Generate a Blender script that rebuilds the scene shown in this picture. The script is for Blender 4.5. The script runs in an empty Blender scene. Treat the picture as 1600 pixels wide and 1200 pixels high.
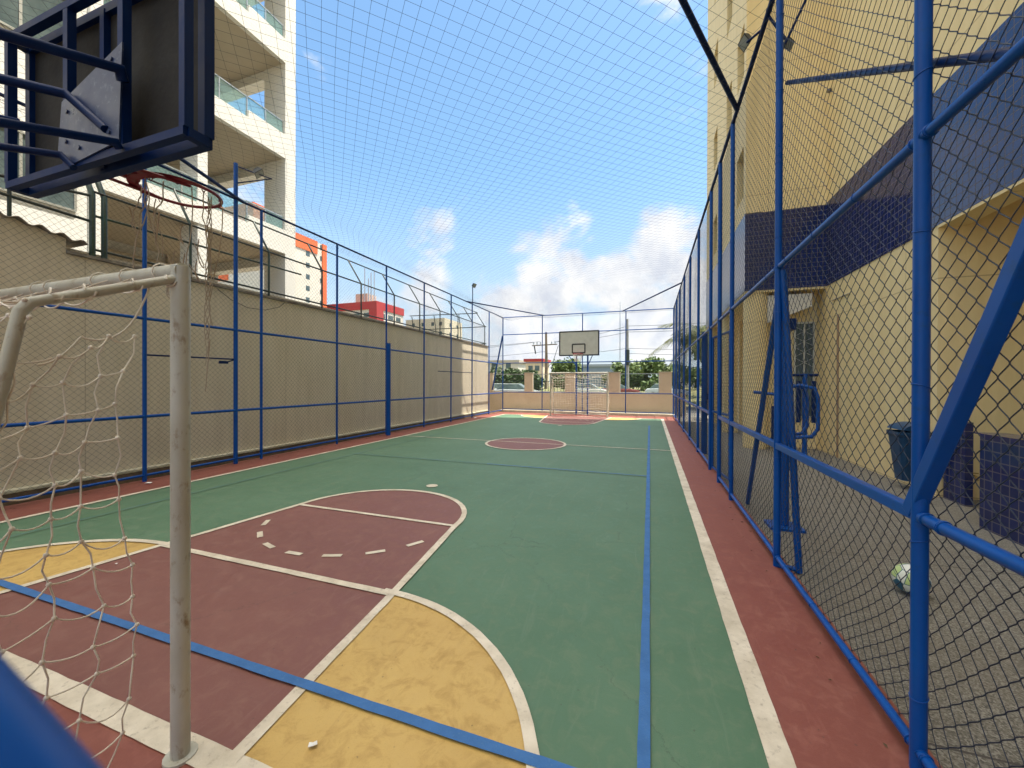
import bpy, math, random
import numpy as np
from mathutils import Vector, Matrix

# ------------------------------------------------------------------ camera, world, sun, exposure
scene = bpy.context.scene
R = math.radians
cam_d = bpy.data.cameras.new('camera')
cam = bpy.data.objects.new('camera', cam_d)
scene.collection.objects.link(cam)
_f = Vector((-0.33070973, 0.94372508, -0.00374721))
_yaw, _pitch, _roll = R(19.312), R(-0.2147), R(0.1808)
right0 = Vector((math.cos(_yaw), math.sin(_yaw), 0))
up0 = right0.cross(_f)
rt = right0 * math.cos(_roll) + up0 * math.sin(_roll)
upv = -right0 * math.sin(_roll) + up0 * math.cos(_roll)
cam.matrix_world = Matrix(((rt.x, upv.x, -_f.x, 0), (rt.y, upv.y, -_f.y, 0), (rt.z, upv.z, -_f.z, 1.55), (0, 0, 0, 1)))
cam_d.sensor_width = 36
cam_d.lens = 614.755 / 1600 * 36
cam_d.clip_start = 0.01
cam_d.clip_end = 3000
cam_d.dof.use_dof = True
cam_d.dof.focus_distance = 4.5
cam_d.dof.aperture_fstop = 5
scene.camera = cam

SUN = Vector((0.988 * math.cos(R(72)), 0.151 * math.cos(R(72)), math.sin(R(72)))).normalized()
sd = bpy.data.lights.new('sun', 'SUN')
sd.energy = 4.4
sd.angle = R(0.5)
sd.color = (1.0, 0.94, 0.84)
sun = bpy.data.objects.new('sun', sd)
scene.collection.objects.link(sun)
sun.rotation_euler = SUN.to_track_quat('Z', 'Y').to_euler()

scene.view_settings.view_transform = 'Standard'
scene.view_settings.look = 'None'
scene.view_settings.gamma = 1
scene.view_settings.exposure = 1.15

W = bpy.data.worlds.new("World")
scene.world = W
W.use_nodes = True
nt = W.node_tree
for n in list(nt.nodes):
    nt.nodes.remove(n)


def N(nt, t, **kw):
    n = nt.nodes.new(t)
    for k, v in kw.items():
        setattr(n, k, v)
    return n


def setin(n, d):
    for k, v in d.items():
        n.inputs[k].default_value = v
    return n


def mth(nt, op, a, b=None, clamp=False):
    n = N(nt, 'ShaderNodeMath', operation=op, use_clamp=clamp)
    for i, v in enumerate((a, b)):
        if v is None:
            continue
        if isinstance(v, (int, float)):
            n.inputs[i].default_value = v
        else:
            nt.links.new(v, n.inputs[i])
    return n.outputs[0]


def mixc(nt, f, a, b, mode='MIX'):
    n = N(nt, 'ShaderNodeMix', data_type='RGBA', blend_type=mode)
    for i, v in ((0, f), (6, a), (7, b)):
        if isinstance(v, (int, float)):
            n.inputs[i].default_value = v
        elif isinstance(v, tuple):
            n.inputs[i].default_value = v if len(v) == 4 else (*v, 1)
        else:
            nt.links.new(v, n.inputs[i])
    return n.outputs[2]


def mapr(nt, v, a, b, c=0.0, d=1.0, smooth=False):
    n = N(nt, 'ShaderNodeMapRange')
    if smooth:
        n.interpolation_type = 'SMOOTHSTEP'
    nt.links.new(v, n.inputs[0])
    for i, x in enumerate((a, b, c, d)):
        n.inputs[i + 1].default_value = x
    return n.outputs[0]


SKY_STRENGTH = 0.15
out = N(nt, 'ShaderNodeOutputWorld')
bg = N(nt, 'ShaderNodeBackground')
bg.inputs[1].default_value = SKY_STRENGTH
nt.links.new(bg.outputs[0], out.inputs[0])
sky = N(nt, 'ShaderNodeTexSky', sky_type='NISHITA')
sky.sun_disc = False
sky.sun_elevation = R(72)
sky.sun_rotation = math.atan2(0.988, 0.151)
sky.air_density = 1.0
sky.dust_density = 1.2
sky.ozone_density = 2.6
tc = N(nt, 'ShaderNodeTexCoord')
sep = N(nt, 'ShaderNodeSeparateXYZ')
nt.links.new(tc.outputs['Generated'], sep.inputs[0])
mp = N(nt, 'ShaderNodeMapping')
mp.inputs['Scale'].default_value = (1, 1, 1.5)
nt.links.new(tc.outputs['Generated'], mp.inputs[0])
nz = N(nt, 'ShaderNodeTexNoise')
setin(nz, {'Scale': 6.5, 'Detail': 9, 'Roughness': 0.6, 'Distortion': 0.25})
nt.links.new(mp.outputs[0], nz.inputs['Vector'])
# cumulus clumps, the last an unseen overhead bank added as fill light: (direction, cosine-radius in degrees, weight)
CLOUDS = [((-0.482, 0.806, 0.344), 5.5, .62), ((-0.19, 0.913, 0.36), 6.5, .62), ((-0.255, 0.915, 0.31), 6, .6),
          ((-0.52, 0.83, 0.22), 6.5, .62), ((-0.22, 0.94, 0.24), 9, .82), ((-0.1, 0.96, 0.2), 9, .78), ((0.05, 0.95, 0.31), 7.5, .75),
          ((0.03, 0.97, 0.17), 11, .85), ((-0.33, 0.93, 0.13), 12, .78), ((-0.62, 0.78, 0.1), 10, .62), ((-0.74, 0.55, 0.36), 5, .5), ((-0.6, 0.73, 0.3), 3, .45),
          ((0.07, 0.82, 0.56), 5, .52), ((0.05, 0.7, 0.71), 7, .5), ((0.5, 0.8, 0.3), 18, .8), ((-0.75, -0.5, 0.5), 20, .7), ((0.0, -0.5, 0.5), 22, .75), ((0.05, 0.0, 1.0), 42, 1.3)]
acc = None
for d, rad, w in CLOUDS:
    dv = Vector(d).normalized()
    vm = N(nt, 'ShaderNodeVectorMath', operation='DOT_PRODUCT')
    nt.links.new(tc.outputs['Generated'], vm.inputs[0])
    vm.inputs[1].default_value = dv
    m = mapr(nt, vm.outputs['Value'], math.cos(R(rad)), math.cos(R(rad * .25)), 0, w, True)
    acc = m if acc is None else mth(nt, 'MAXIMUM', acc, m)
dens = mth(nt, 'ADD', mth(nt, 'MULTIPLY', acc, 0.75), mth(nt, 'MULTIPLY', mth(nt, 'SUBTRACT', nz.outputs[0], 0.5), 1.5))
cl = mapr(nt, dens, 0.25, 0.60, 0, 1, True)
low = mapr(nt, sep.outputs[2], 0.0, 0.5, 0.9, 0.0, True)       # milky air near the horizon
nz2 = N(nt, 'ShaderNodeTexNoise')
setin(nz2, {'Scale': 12, 'Detail': 6, 'Roughness': 0.6})
nt.links.new(tc.outputs['Generated'], nz2.inputs['Vector'])
ccol = mixc(nt, mapr(nt, nz2.outputs[0], 0.35, 0.62), (2.5, 2.65, 2.95), (3.5, 3.5, 3.5))
skyc = mixc(nt, 1.0, sky.outputs[0], (0.76, 0.92, 0.90), 'MULTIPLY')
haz = mixc(nt, low, skyc, (2.35, 2.65, 2.95))
back = mapr(nt, sep.outputs[2], 0.73, 0.88, 0, 1, True)
ccol = mixc(nt, back, ccol, (15.0, 14.0, 12.4))       # unseen overhead cloud, made extra bright as warm fill for the shaded court
fin = mixc(nt, cl, haz, ccol)
nt.links.new(fin, bg.inputs[0])

# ------------------------------------------------------------------ materials
MATS = {}


def mat(name, col, rough=0.6, metal=0.0, var=None, scale=5.0, bump=0.0, bscale=60.0, spec=0.5, var2=None, stretch=None, coat=0.0):
    """var = darker/other colour mixed through noise; real surface colour variation only."""
    if name in MATS:
        return MATS[name]
    m = bpy.data.materials.new(name)
    m.use_nodes = True
    t = m.node_tree
    b = t.nodes['Principled BSDF']
    b.inputs['Base Color'].default_value = (*col, 1)
    b.inputs['Roughness'].default_value = rough
    b.inputs['Metallic'].default_value = metal
    b.inputs['Specular IOR Level'].default_value = spec
    b.inputs['Coat Weight'].default_value = coat
    g = N(t, 'ShaderNodeNewGeometry')
    vec = g.outputs['Position']
    if stretch:
        mm = N(t, 'ShaderNodeMapping')
        mm.inputs['Scale'].default_value = stretch
        t.links.new(vec, mm.inputs[0])
        vec = mm.outputs[0]
    if var:
        n = N(t, 'ShaderNodeTexNoise')
        setin(n, {'Scale': scale, 'Detail': 7, 'Roughness': 0.62})
        t.links.new(vec, n.inputs['Vector'])
        c = mixc(t, mapr(t, n.outputs[0], 0.35, 0.68), (*col, 1), (*var, 1))
        if var2:
            n2 = N(t, 'ShaderNodeTexNoise')
            setin(n2, {'Scale': scale * 6.3, 'Detail': 5, 'Roughness': 0.7})
            t.links.new(vec, n2.inputs['Vector'])
            c = mixc(t, mapr(t, n2.outputs[0], 0.56, 0.74), c, (*var2, 1))
        t.links.new(c, b.inputs['Base Color'])
        r = mapr(t, n.outputs[0], 0.3, 0.7, max(0, rough - .08), min(1, rough + .1))
        t.links.new(r, b.inputs['Roughness'])
    if bump:
        n = N(t, 'ShaderNodeTexNoise')
        setin(n, {'Scale': bscale, 'Detail': 4})
        t.links.new(g.outputs['Position'], n.inputs['Vector'])
        bp = N(t, 'ShaderNodeBump')
        bp.inputs['Strength'].default_value = bump
        bp.inputs['Distance'].default_value = 0.01
        t.links.new(n.outputs[0], bp.inputs['Height'])
        t.links.new(bp.outputs[0], b.inputs['Normal'])
    MATS[name] = m
    return m


def facevec(t, swap=True):
    """position unrolled on the wall: (x+y, z) style coordinates so one brick texture fits walls facing x or y"""
    g = N(t, 'ShaderNodeNewGeometry')
    s = N(t, 'ShaderNodeSeparateXYZ')
    t.links.new(g.outputs['Position'], s.inputs[0])
    s2 = N(t, 'ShaderNodeSeparateXYZ')
    t.links.new(g.outputs['True Normal'], s2.inputs[0])
    isx = mth(t, 'GREATER_THAN', mth(t, 'ABSOLUTE', s2.outputs[0]), 0.5)
    u = mth(t, 'ADD', mth(t, 'MULTIPLY', isx, s.outputs[1]), mth(t, 'MULTIPLY', mth(t, 'SUBTRACT', 1.0, isx), s.outputs[0]))
    isz = mth(t, 'GREATER_THAN', mth(t, 'ABSOLUTE', s2.outputs[2]), 0.5)
    v = mth(t, 'ADD', mth(t, 'MULTIPLY', isz, s.outputs[1]), mth(t, 'MULTIPLY', mth(t, 'SUBTRACT', 1.0, isz), s.outputs[2]))
    c = N(t, 'ShaderNodeCombineXYZ')
    t.links.new(u, c.inputs[0])
    t.links.new(v, c.inputs[1])
    return c.outputs[0]


def tile_mat(name, c1, c2, grout, w, h, mortar, rough=0.15, offset=0.0, bump=0.3):
    if name in MATS:
        return MATS[name]
    m = bpy.data.materials.new(name)
    m.use_nodes = True
    t = m.node_tree
    b = t.nodes['Principled BSDF']
    br = N(t, 'ShaderNodeTexBrick')
    br.offset = offset
    setin(br, {'Color1': (*c1, 1), 'Color2': (*c2, 1), 'Mortar': (*grout, 1), 'Scale': 1.0, 'Mortar Size': mortar, 'Mortar Smooth': 0.1,
               'Bias': 0.0, 'Brick Width': w, 'Row Height': h})
    v = facevec(t)
    t.links.new(v, br.inputs['Vector'])
    n = N(t, 'ShaderNodeTexNoise')
    setin(n, {'Scale': 1.3, 'Detail': 6})
    c = mixc(t, mth(t, 'MULTIPLY', n.outputs[0], 0.35), br.outputs[0], (c1[0] * .6, c1[1] * .6, c1[2] * .6, 1))
    t.links.new(c, b.inputs['Base Color'])
    r = mapr(t, br.outputs['Fac'], 0, 1, rough, 0.8)
    t.links.new(r, b.inputs['Roughness'])
    if bump:
        bp = N(t, 'ShaderNodeBump')
        bp.invert = True
        bp.inputs['Strength'].default_value = bump
        bp.inputs['Distance'].default_value = 0.004
        t.links.new(br.outputs['Fac'], bp.inputs['Height'])
        t.links.new(bp.outputs[0], b.inputs['Normal'])
    MATS[name] = m
    return m


def glass_mat(name, col, alpha=0.35, rough=0.05, tint=(0.75, 0.9, 0.9, 1)):
    m = bpy.data.materials.new(name)
    m.use_nodes = True
    t = m.node_tree
    b = t.nodes['Principled BSDF']
    b.inputs['Base Color'].default_value = (*col, 1)
    b.inputs['Roughness'].default_value = rough
    tr = N(t, 'ShaderNodeBsdfTransparent')
    tr.inputs[0].default_value = tint
    mx = N(t, 'ShaderNodeMixShader')
    mx.inputs[0].default_value = alpha
    t.links.new(tr.outputs[0], mx.inputs[1])
    t.links.new(b.outputs[0], mx.inputs[2])
    t.links.new(mx.outputs[0], t.nodes['Material Output'].inputs[0])
    MATS[name] = m
    return m


def court_mat(name, col, var, worn, rough=0.62, blot=.55):
    """acrylic court paint: broad mottling, fine speckle, faint scuffs and roller streaks"""
    m = bpy.data.materials.new(name)
    m.use_nodes = True
    t = m.node_tree
    b = t.nodes['Principled BSDF']
    g = N(t, 'ShaderNodeNewGeometry')
    P = g.outputs['Position']
    n1 = N(t, 'ShaderNodeTexNoise'); setin(n1, {'Scale': 0.9, 'Detail': 8, 'Roughness': 0.65}); t.links.new(P, n1.inputs['Vector'])
    n2 = N(t, 'ShaderNodeTexNoise'); setin(n2, {'Scale': 9.0, 'Detail': 6, 'Roughness': 0.7, 'Distortion': 0.6}); t.links.new(P, n2.inputs['Vector'])
    n3 = N(t, 'ShaderNodeTexNoise'); setin(n3, {'Scale': 170.0, 'Detail': 3, 'Roughness': 0.7}); t.links.new(P, n3.inputs['Vector'])
    mp_ = N(t, 'ShaderNodeMapping'); mp_.inputs['Scale'].default_value = (3.2, 0.45, 1); mp_.inputs['Rotation'].default_value = (0, 0, 0.25)
    t.links.new(P, mp_.inputs[0])
    n4 = N(t, 'ShaderNodeTexNoise'); setin(n4, {'Scale': 2.5, 'Detail': 7, 'Roughness': 0.75, 'Distortion': 1.0}); t.links.new(mp_.outputs[0], n4.inputs['Vector'])
    c = mixc(t, mapr(t, n1.outputs[0], 0.36, 0.66), (*col, 1), (*var, 1))
    c = mixc(t, mapr(t, n2.outputs[0], 0.48, 0.76, 0, blot), c, (*worn, 1))
    c = mixc(t, mapr(t, n4.outputs[0], 0.56, 0.78, 0, 0.5), c, (*worn, 1))
    n5 = N(t, 'ShaderNodeTexNoise'); setin(n5, {'Scale': 0.38, 'Detail': 9, 'Roughness': 0.7, 'Distortion': 0.8}); t.links.new(P, n5.inputs['Vector'])
    c = mixc(t, mapr(t, n5.outputs[0], 0.42, 0.30, 0, 0.38), c, (col[0] * .55, col[1] * .55, col[2] * .6, 1))
    # hairline cracks here and there, and a construction joint across the slab
    dm = N(t, 'ShaderNodeVectorMath', operation='MULTIPLY_ADD'); t.links.new(n2.outputs['Color'], dm.inputs[0]); dm.inputs[1].default_value = (.25, .25, 0); t.links.new(P, dm.inputs[2])
    vc = N(t, 'ShaderNodeTexVoronoi'); vc.feature = 'DISTANCE_TO_EDGE'; setin(vc, {'Scale': 0.42}); t.links.new(dm.outputs[0], vc.inputs['Vector'])
    ck = mth(t, 'MULTIPLY', mth(t, 'LESS_THAN', vc.outputs['Distance'], 0.0016), mapr(t, n1.outputs[0], 0.48, 0.52))
    sy = N(t, 'ShaderNodeSeparateXYZ'); t.links.new(P, sy.inputs[0])
    jt = mth(t, 'LESS_THAN', mth(t, 'ABSOLUTE', mth(t, 'SUBTRACT', sy.outputs[1], 6.42)), 0.004)
    jt = mth(t, 'MAXIMUM', jt, mth(t, 'LESS_THAN', mth(t, 'ABSOLUTE', mth(t, 'SUBTRACT', sy.outputs[1], 12.4)), 0.004))
    ck = mth(t, 'MAXIMUM', ck, jt)
    c = mixc(t, mth(t, 'MULTIPLY', ck, .28), c, (0.02, 0.022, 0.02, 1))
    # small grime specks
    n6 = N(t, 'ShaderNodeTexNoise'); setin(n6, {'Scale': 34.0, 'Detail': 2}); t.links.new(P, n6.inputs['Vector'])
    c = mixc(t, mapr(t, n6.outputs[0], 0.72, 0.78, 0, .5), c, (0.05, 0.045, 0.035, 1))
    c = mixc(t, mapr(t, n3.outputs[0], 0.55, 0.75, 0, 0.22), c, (worn[0] * .45, worn[1] * .45, worn[2] * .45, 1))
    t.links.new(c, b.inputs['Base Color'])
    t.links.new(mapr(t, n2.outputs[0], 0.3, 0.7, rough - .1, rough + .12), b.inputs['Roughness'])
    bp = N(t, 'ShaderNodeBump'); bp.inputs['Strength'].default_value = 0.28; bp.inputs['Distance'].default_value = 0.003
    t.links.new(n3.outputs[0], bp.inputs['Height']); t.links.new(bp.outputs[0], b.inputs['Normal'])
    MATS[name] = m
    return m


def aggregate_mat():
    m = bpy.data.materials.new('exposed aggregate')
    m.use_nodes = True
    t = m.node_tree
    b = t.nodes['Principled BSDF']
    g = N(t, 'ShaderNodeNewGeometry')
    v = N(t, 'ShaderNodeTexVoronoi'); setin(v, {'Scale': 130.0}); t.links.new(g.outputs['Position'], v.inputs['Vector'])
    n = N(t, 'ShaderNodeTexNoise'); setin(n, {'Scale': 1.6, 'Detail': 8, 'Roughness': .7}); t.links.new(g.outputs['Position'], n.inputs['Vector'])
    cr = N(t, 'ShaderNodeValToRGB'); t.links.new(v.outputs['Color'], cr.inputs[0])
    e = cr.color_ramp.elements
    e[0].color = (0.06, 0.054, 0.042, 1); e[1].color = (0.33, 0.31, 0.26, 1)
    k = e.new(0.5); k.color = (0.165, 0.15, 0.12, 1)
    c = mixc(t, mapr(t, n.outputs[0], 0.4, 0.7, 0, .55), cr.outputs[0], (0.15, 0.125, 0.09, 1))
    # expansion joints
    s = N(t, 'ShaderNodeSeparateXYZ'); t.links.new(g.outputs['Position'], s.inputs[0])
    fr = mth(t, 'FRACT', mth(t, 'DIVIDE', s.outputs[1], 2.2))
    j = mth(t, 'LESS_THAN', fr, 0.006)
    c = mixc(t, j, c, (0.07, 0.06, 0.05, 1))
    t.links.new(c, b.inputs['Base Color'])
    b.inputs['Roughness'].default_value = 0.8
    bp = N(t, 'ShaderNodeBump'); bp.inputs['Strength'].default_value = 0.5; bp.inputs['Distance'].default_value = 0.004
    t.links.new(v.outputs['Distance'], bp.inputs['Height']); t.links.new(bp.outputs[0], b.inputs['Normal'])
    return m


def facade_mat(name, col, var, joint, jz=3.0, jy=2.6, rough=.75):
    """painted render with hairline panel joints and faint weather streaks"""
    m = bpy.data.materials.new(name)
    m.use_nodes = True
    t = m.node_tree
    b = t.nodes['Principled BSDF']
    v = facevec(t)
    s = N(t, 'ShaderNodeSeparateXYZ'); t.links.new(v, s.inputs[0])
    a = mth(t, 'LESS_THAN', mth(t, 'FRACT', mth(t, 'DIVIDE', s.outputs[1], jz)), 0.016 / jz)
    c_ = mth(t, 'LESS_THAN', mth(t, 'FRACT', mth(t, 'DIVIDE', s.outputs[0], jy)), 0.012 / jy)
    j = mth(t, 'MAXIMUM', a, c_)
    mm = N(t, 'ShaderNodeMapping'); mm.inputs['Scale'].default_value = (3.0, 0.35, 1); t.links.new(v, mm.inputs[0])
    n = N(t, 'ShaderNodeTexNoise'); setin(n, {'Scale': 1.4, 'Detail': 8, 'Roughness': 0.65}); t.links.new(mm.outputs[0], n.inputs['Vector'])
    c = mixc(t, mapr(t, n.outputs[0], 0.38, 0.7, 0, 1), (*col, 1), (*var, 1))
    c = mixc(t, mth(t, 'MULTIPLY', j, 0.7), c, (*joint, 1))
    t.links.new(c, b.inputs['Base Color'])
    b.inputs['Roughness'].default_value = rough
    n3 = N(t, 'ShaderNodeTexNoise'); setin(n3, {'Scale': 40, 'Detail': 4})
    g = N(t, 'ShaderNodeNewGeometry'); t.links.new(g.outputs['Position'], n3.inputs['Vector'])
    bp = N(t, 'ShaderNodeBump'); bp.inputs['Strength'].default_value = 0.12; bp.inputs['Distance'].default_value = 0.01
    t.links.new(n3.outputs[0], bp.inputs['Height']); t.links.new(bp.outputs[0], b.inputs['Normal'])
    MATS[name] = m
    return m


M_green = court_mat('green court paint', (0.066, 0.142, 0.076), (0.086, 0.168, 0.096), (0.17, 0.215, 0.14))
M_red = court_mat('maroon court paint', (0.168, 0.061, 0.049), (0.195, 0.075, 0.059), (0.27, 0.145, 0.112))
M_redb = court_mat('red border paint', (0.195, 0.052, 0.036), (0.22, 0.064, 0.043), (0.34, 0.14, 0.10))
M_yel = court_mat('yellow court paint', (0.55, 0.365, 0.11), (0.47, 0.295, 0.08), (0.34, 0.205, 0.055), blot=.95)
M_white = mat('white line paint', (0.70, 0.62, 0.49), .6, var=(0.50, 0.43, 0.32), scale=5, var2=(0.36, 0.30, 0.23), bump=.25, bscale=140)
M_bline = mat('blue line paint', (0.032, 0.135, 0.36), .65, var=(0.028, 0.115, 0.30), scale=9, var2=(0.07, 0.17, 0.30), bump=.2, bscale=140)
M_blue = mat('blue gloss enamel', (0.001, 0.058, 0.28), .34, var=(0.001, 0.074, 0.33), scale=3.0, var2=(0.006, 0.06, 0.21), spec=.25)
M_faded = mat('faded dark line paint', (0.06, 0.135, 0.17), .65, var=(0.08, 0.18, 0.12), scale=3)
M_bluedk = mat('dark blue enamel', (0.001, 0.014, 0.075), .45, var=(0.001, 0.020, 0.10), scale=5, spec=.15)
M_wire = mat('blue painted wire', (0.006, 0.016, 0.045), .5, var=(0.02, 0.03, 0.05), scale=3)
M_wire2 = mat('dull wire', (0.045, 0.045, 0.04), .6, var=(0.02, 0.03, 0.05), scale=2)
M_netdk = mat('dark nylon twine', (0.045, 0.055, 0.085), .7)
M_rope = mat('dirty white rope', (0.78, 0.72, 0.62), .85, var=(0.58, 0.50, 0.40), scale=6)
M_ropebr = mat('old brown rope', (0.33, 0.25, 0.17), .9, var=(0.5, 0.42, 0.32), scale=9)
M_post = mat('worn white goal paint', (0.50, 0.49, 0.42), .5, var=(0.36, 0.33, 0.25), scale=3.2, var2=(0.22, 0.14, 0.07), bump=.15, bscale=60, stretch=(1, 1, .5))
M_agg = aggregate_mat()
M_yellow = facade_mat('yellow render', (0.83, 0.66, 0.345), (0.75, 0.58, 0.285), (0.42, 0.30, 0.16))
M_tile = tile_mat('navy glazed tile', (0.007, 0.014, 0.085), (0.012, 0.024, 0.13), (0.15, 0.13, 0.13), 0.105, 0.105, 0.005, rough=.12)
M_wall = facade_mat('beige perimeter render', (0.69, 0.605, 0.465), (0.60, 0.52, 0.385), (0.42, 0.35, 0.26), jz=50, jy=3.45, rough=.9)
M_wallfar = mat('tan low wall render', (0.74, 0.60, 0.43), .85, var=(0.68, 0.54, 0.37), scale=1.2, var2=(0.56, 0.44, 0.3), bump=.2, bscale=30)
M_cap = mat('dark coping', (0.13, 0.10, 0.08), .8, var=(0.3, 0.27, 0.22), scale=6)
M_pale = mat('pale painted kerb', (0.66, 0.62, 0.46), .75, var=(0.5, 0.46, 0.34), scale=5)
M_dirt = mat('damp brown gutter', (0.19, 0.13, 0.08), .9, var=(0.10, 0.075, 0.05), scale=4, var2=(0.28, 0.2, 0.12), bump=.6, bscale=35)
M_cream = tile_mat('cream mosaic facade', (0.82, 0.81, 0.76), (0.79, 0.78, 0.72), (0.68, 0.66, 0.60), 0.30, 0.10, 0.006, rough=.45, offset=.5, bump=.1)
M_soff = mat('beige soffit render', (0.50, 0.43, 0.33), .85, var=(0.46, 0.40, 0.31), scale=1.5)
M_glassb = glass_mat('balcony glass', (0.40, 0.55, 0.56), .22)
M_win = mat('window glass', (0.05, 0.075, 0.08), .08, var=(0.12, 0.16, 0.16), scale=1.5)
M_alu = mat('aluminium', (0.55, 0.57, 0.57), .35, metal=.8)
M_greenmet = mat('dark green enamel', (0.012, 0.045, 0.025), .4, var=(0.02, 0.03, 0.02), scale=4)
M_darkmet = mat('blackened steel', (0.02, 0.022, 0.022), .5, var=(0.03, 0.05, 0.035), scale=4)
M_hoopred = mat('worn red enamel', (0.17, 0.008, 0.022), .4, var=(0.23, 0.018, 0.032), scale=8)
M_boardback = mat('brown weathered plywood', (0.013, 0.010, 0.007), .85, var=(0.005, 0.004, 0.004), scale=2.2, bump=.2, bscale=30)
M_boardfront = mat('grey backboard paint', (0.66, 0.66, 0.58), .6, var=(0.58, 0.58, 0.50), scale=4)
M_black = mat('black paint', (0.02, 0.02, 0.02), .5)
M_gusset = mat('scuffed pale blue steel', (0.028, 0.05, 0.125), .35, var=(0.012, 0.028, 0.10), scale=4, var2=(0.10, 0.14, 0.21))
M_bin = mat('blue bin plastic', (0.004, 0.040, 0.105), .4, var=(0.006, 0.055, 0.14), scale=6)
M_orange = mat('orange render', (0.72, 0.16, 0.05), .8, var=(0.62, 0.13, 0.05), scale=.4)
M_redr = mat('red render', (0.38, 0.055, 0.05), .8, var=(0.42, 0.035, 0.04), scale=.4)
M_twr = mat('off white tower render', (0.66, 0.61, 0.52), .85, var=(0.60, 0.55, 0.46), scale=.3)
M_twr2 = mat('pale yellow tower render', (0.62, 0.55, 0.40), .85, var=(0.56, 0.5, 0.36), scale=.3)
M_grass = mat('dry grass', (0.13, 0.14, 0.05), .95, var=(0.24, 0.20, 0.09), scale=.35, var2=(0.07, 0.10, 0.03), bump=.5, bscale=6)
M_soil = mat('bare ground', (0.24, 0.19, 0.13), .95, var=(0.16, 0.14, 0.09), scale=.2, var2=(0.1, 0.11, 0.05))
M_asph = mat('asphalt', (0.055, 0.055, 0.055), .85, var=(0.075, 0.072, 0.068), scale=1.5, bump=.3, bscale=50)
M_lamp = mat('lamp housing', (0.03, 0.035, 0.035), .4)
M_lampg = mat('lamp glass', (0.30, 0.33, 0.30), .15)
M_bark = mat('bark', (0.12, 0.085, 0.055), .9, var=(0.07, 0.05, 0.035), scale=5, bump=.6, bscale=12)
M_wood = mat('weathered utility pole', (0.22, 0.16, 0.11), .9, var=(0.12, 0.09, 0.06), scale=3)
M_tyre = mat('tyre rubber', (0.015, 0.015, 0.015), .8)
M_cladroof = mat('fibre cement sheet', (0.34, 0.30, 0.25), .9, var=(0.24, 0.21, 0.17), scale=4)
M_ballw = None


def leaf_mat(name, a, b_):
    m = bpy.data.materials.new(name)
    m.use_nodes = True
    t = m.node_tree
    b = t.nodes['Principled BSDF']
    oi = N(t, 'ShaderNodeNewGeometry')
    n = N(t, 'ShaderNodeTexNoise'); setin(n, {'Scale': 1.1, 'Detail': 3}); t.links.new(oi.outputs['Position'], n.inputs['Vector'])
    c = mixc(t, mapr(t, n.outputs[0], .35, .65), (*a, 1), (*b_, 1))
    c = mixc(t, mth(t, 'MULTIPLY', oi.outputs['Random Per Island'], .5), c, (b_[0] * 1.3, b_[1] * 1.25, b_[2], 1))
    t.links.new(c, b.inputs['Base Color'])
    b.inputs['Roughness'].default_value = .6
    b.inputs['Transmission Weight'].default_value = 0.0
    MATS[name] = m
    return m


M_leaf = leaf_mat('mid green leaves', (0.07, 0.12, 0.035), (0.12, 0.17, 0.05))
M_leafd = leaf_mat('dark green leaves', (0.035, 0.065, 0.02), (0.06, 0.10, 0.03))
M_palm = leaf_mat('palm leaves', (0.07, 0.10, 0.03), (0.17, 0.19, 0.06))

# ------------------------------------------------------------------ mesh helpers
C = scene.collection


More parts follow.
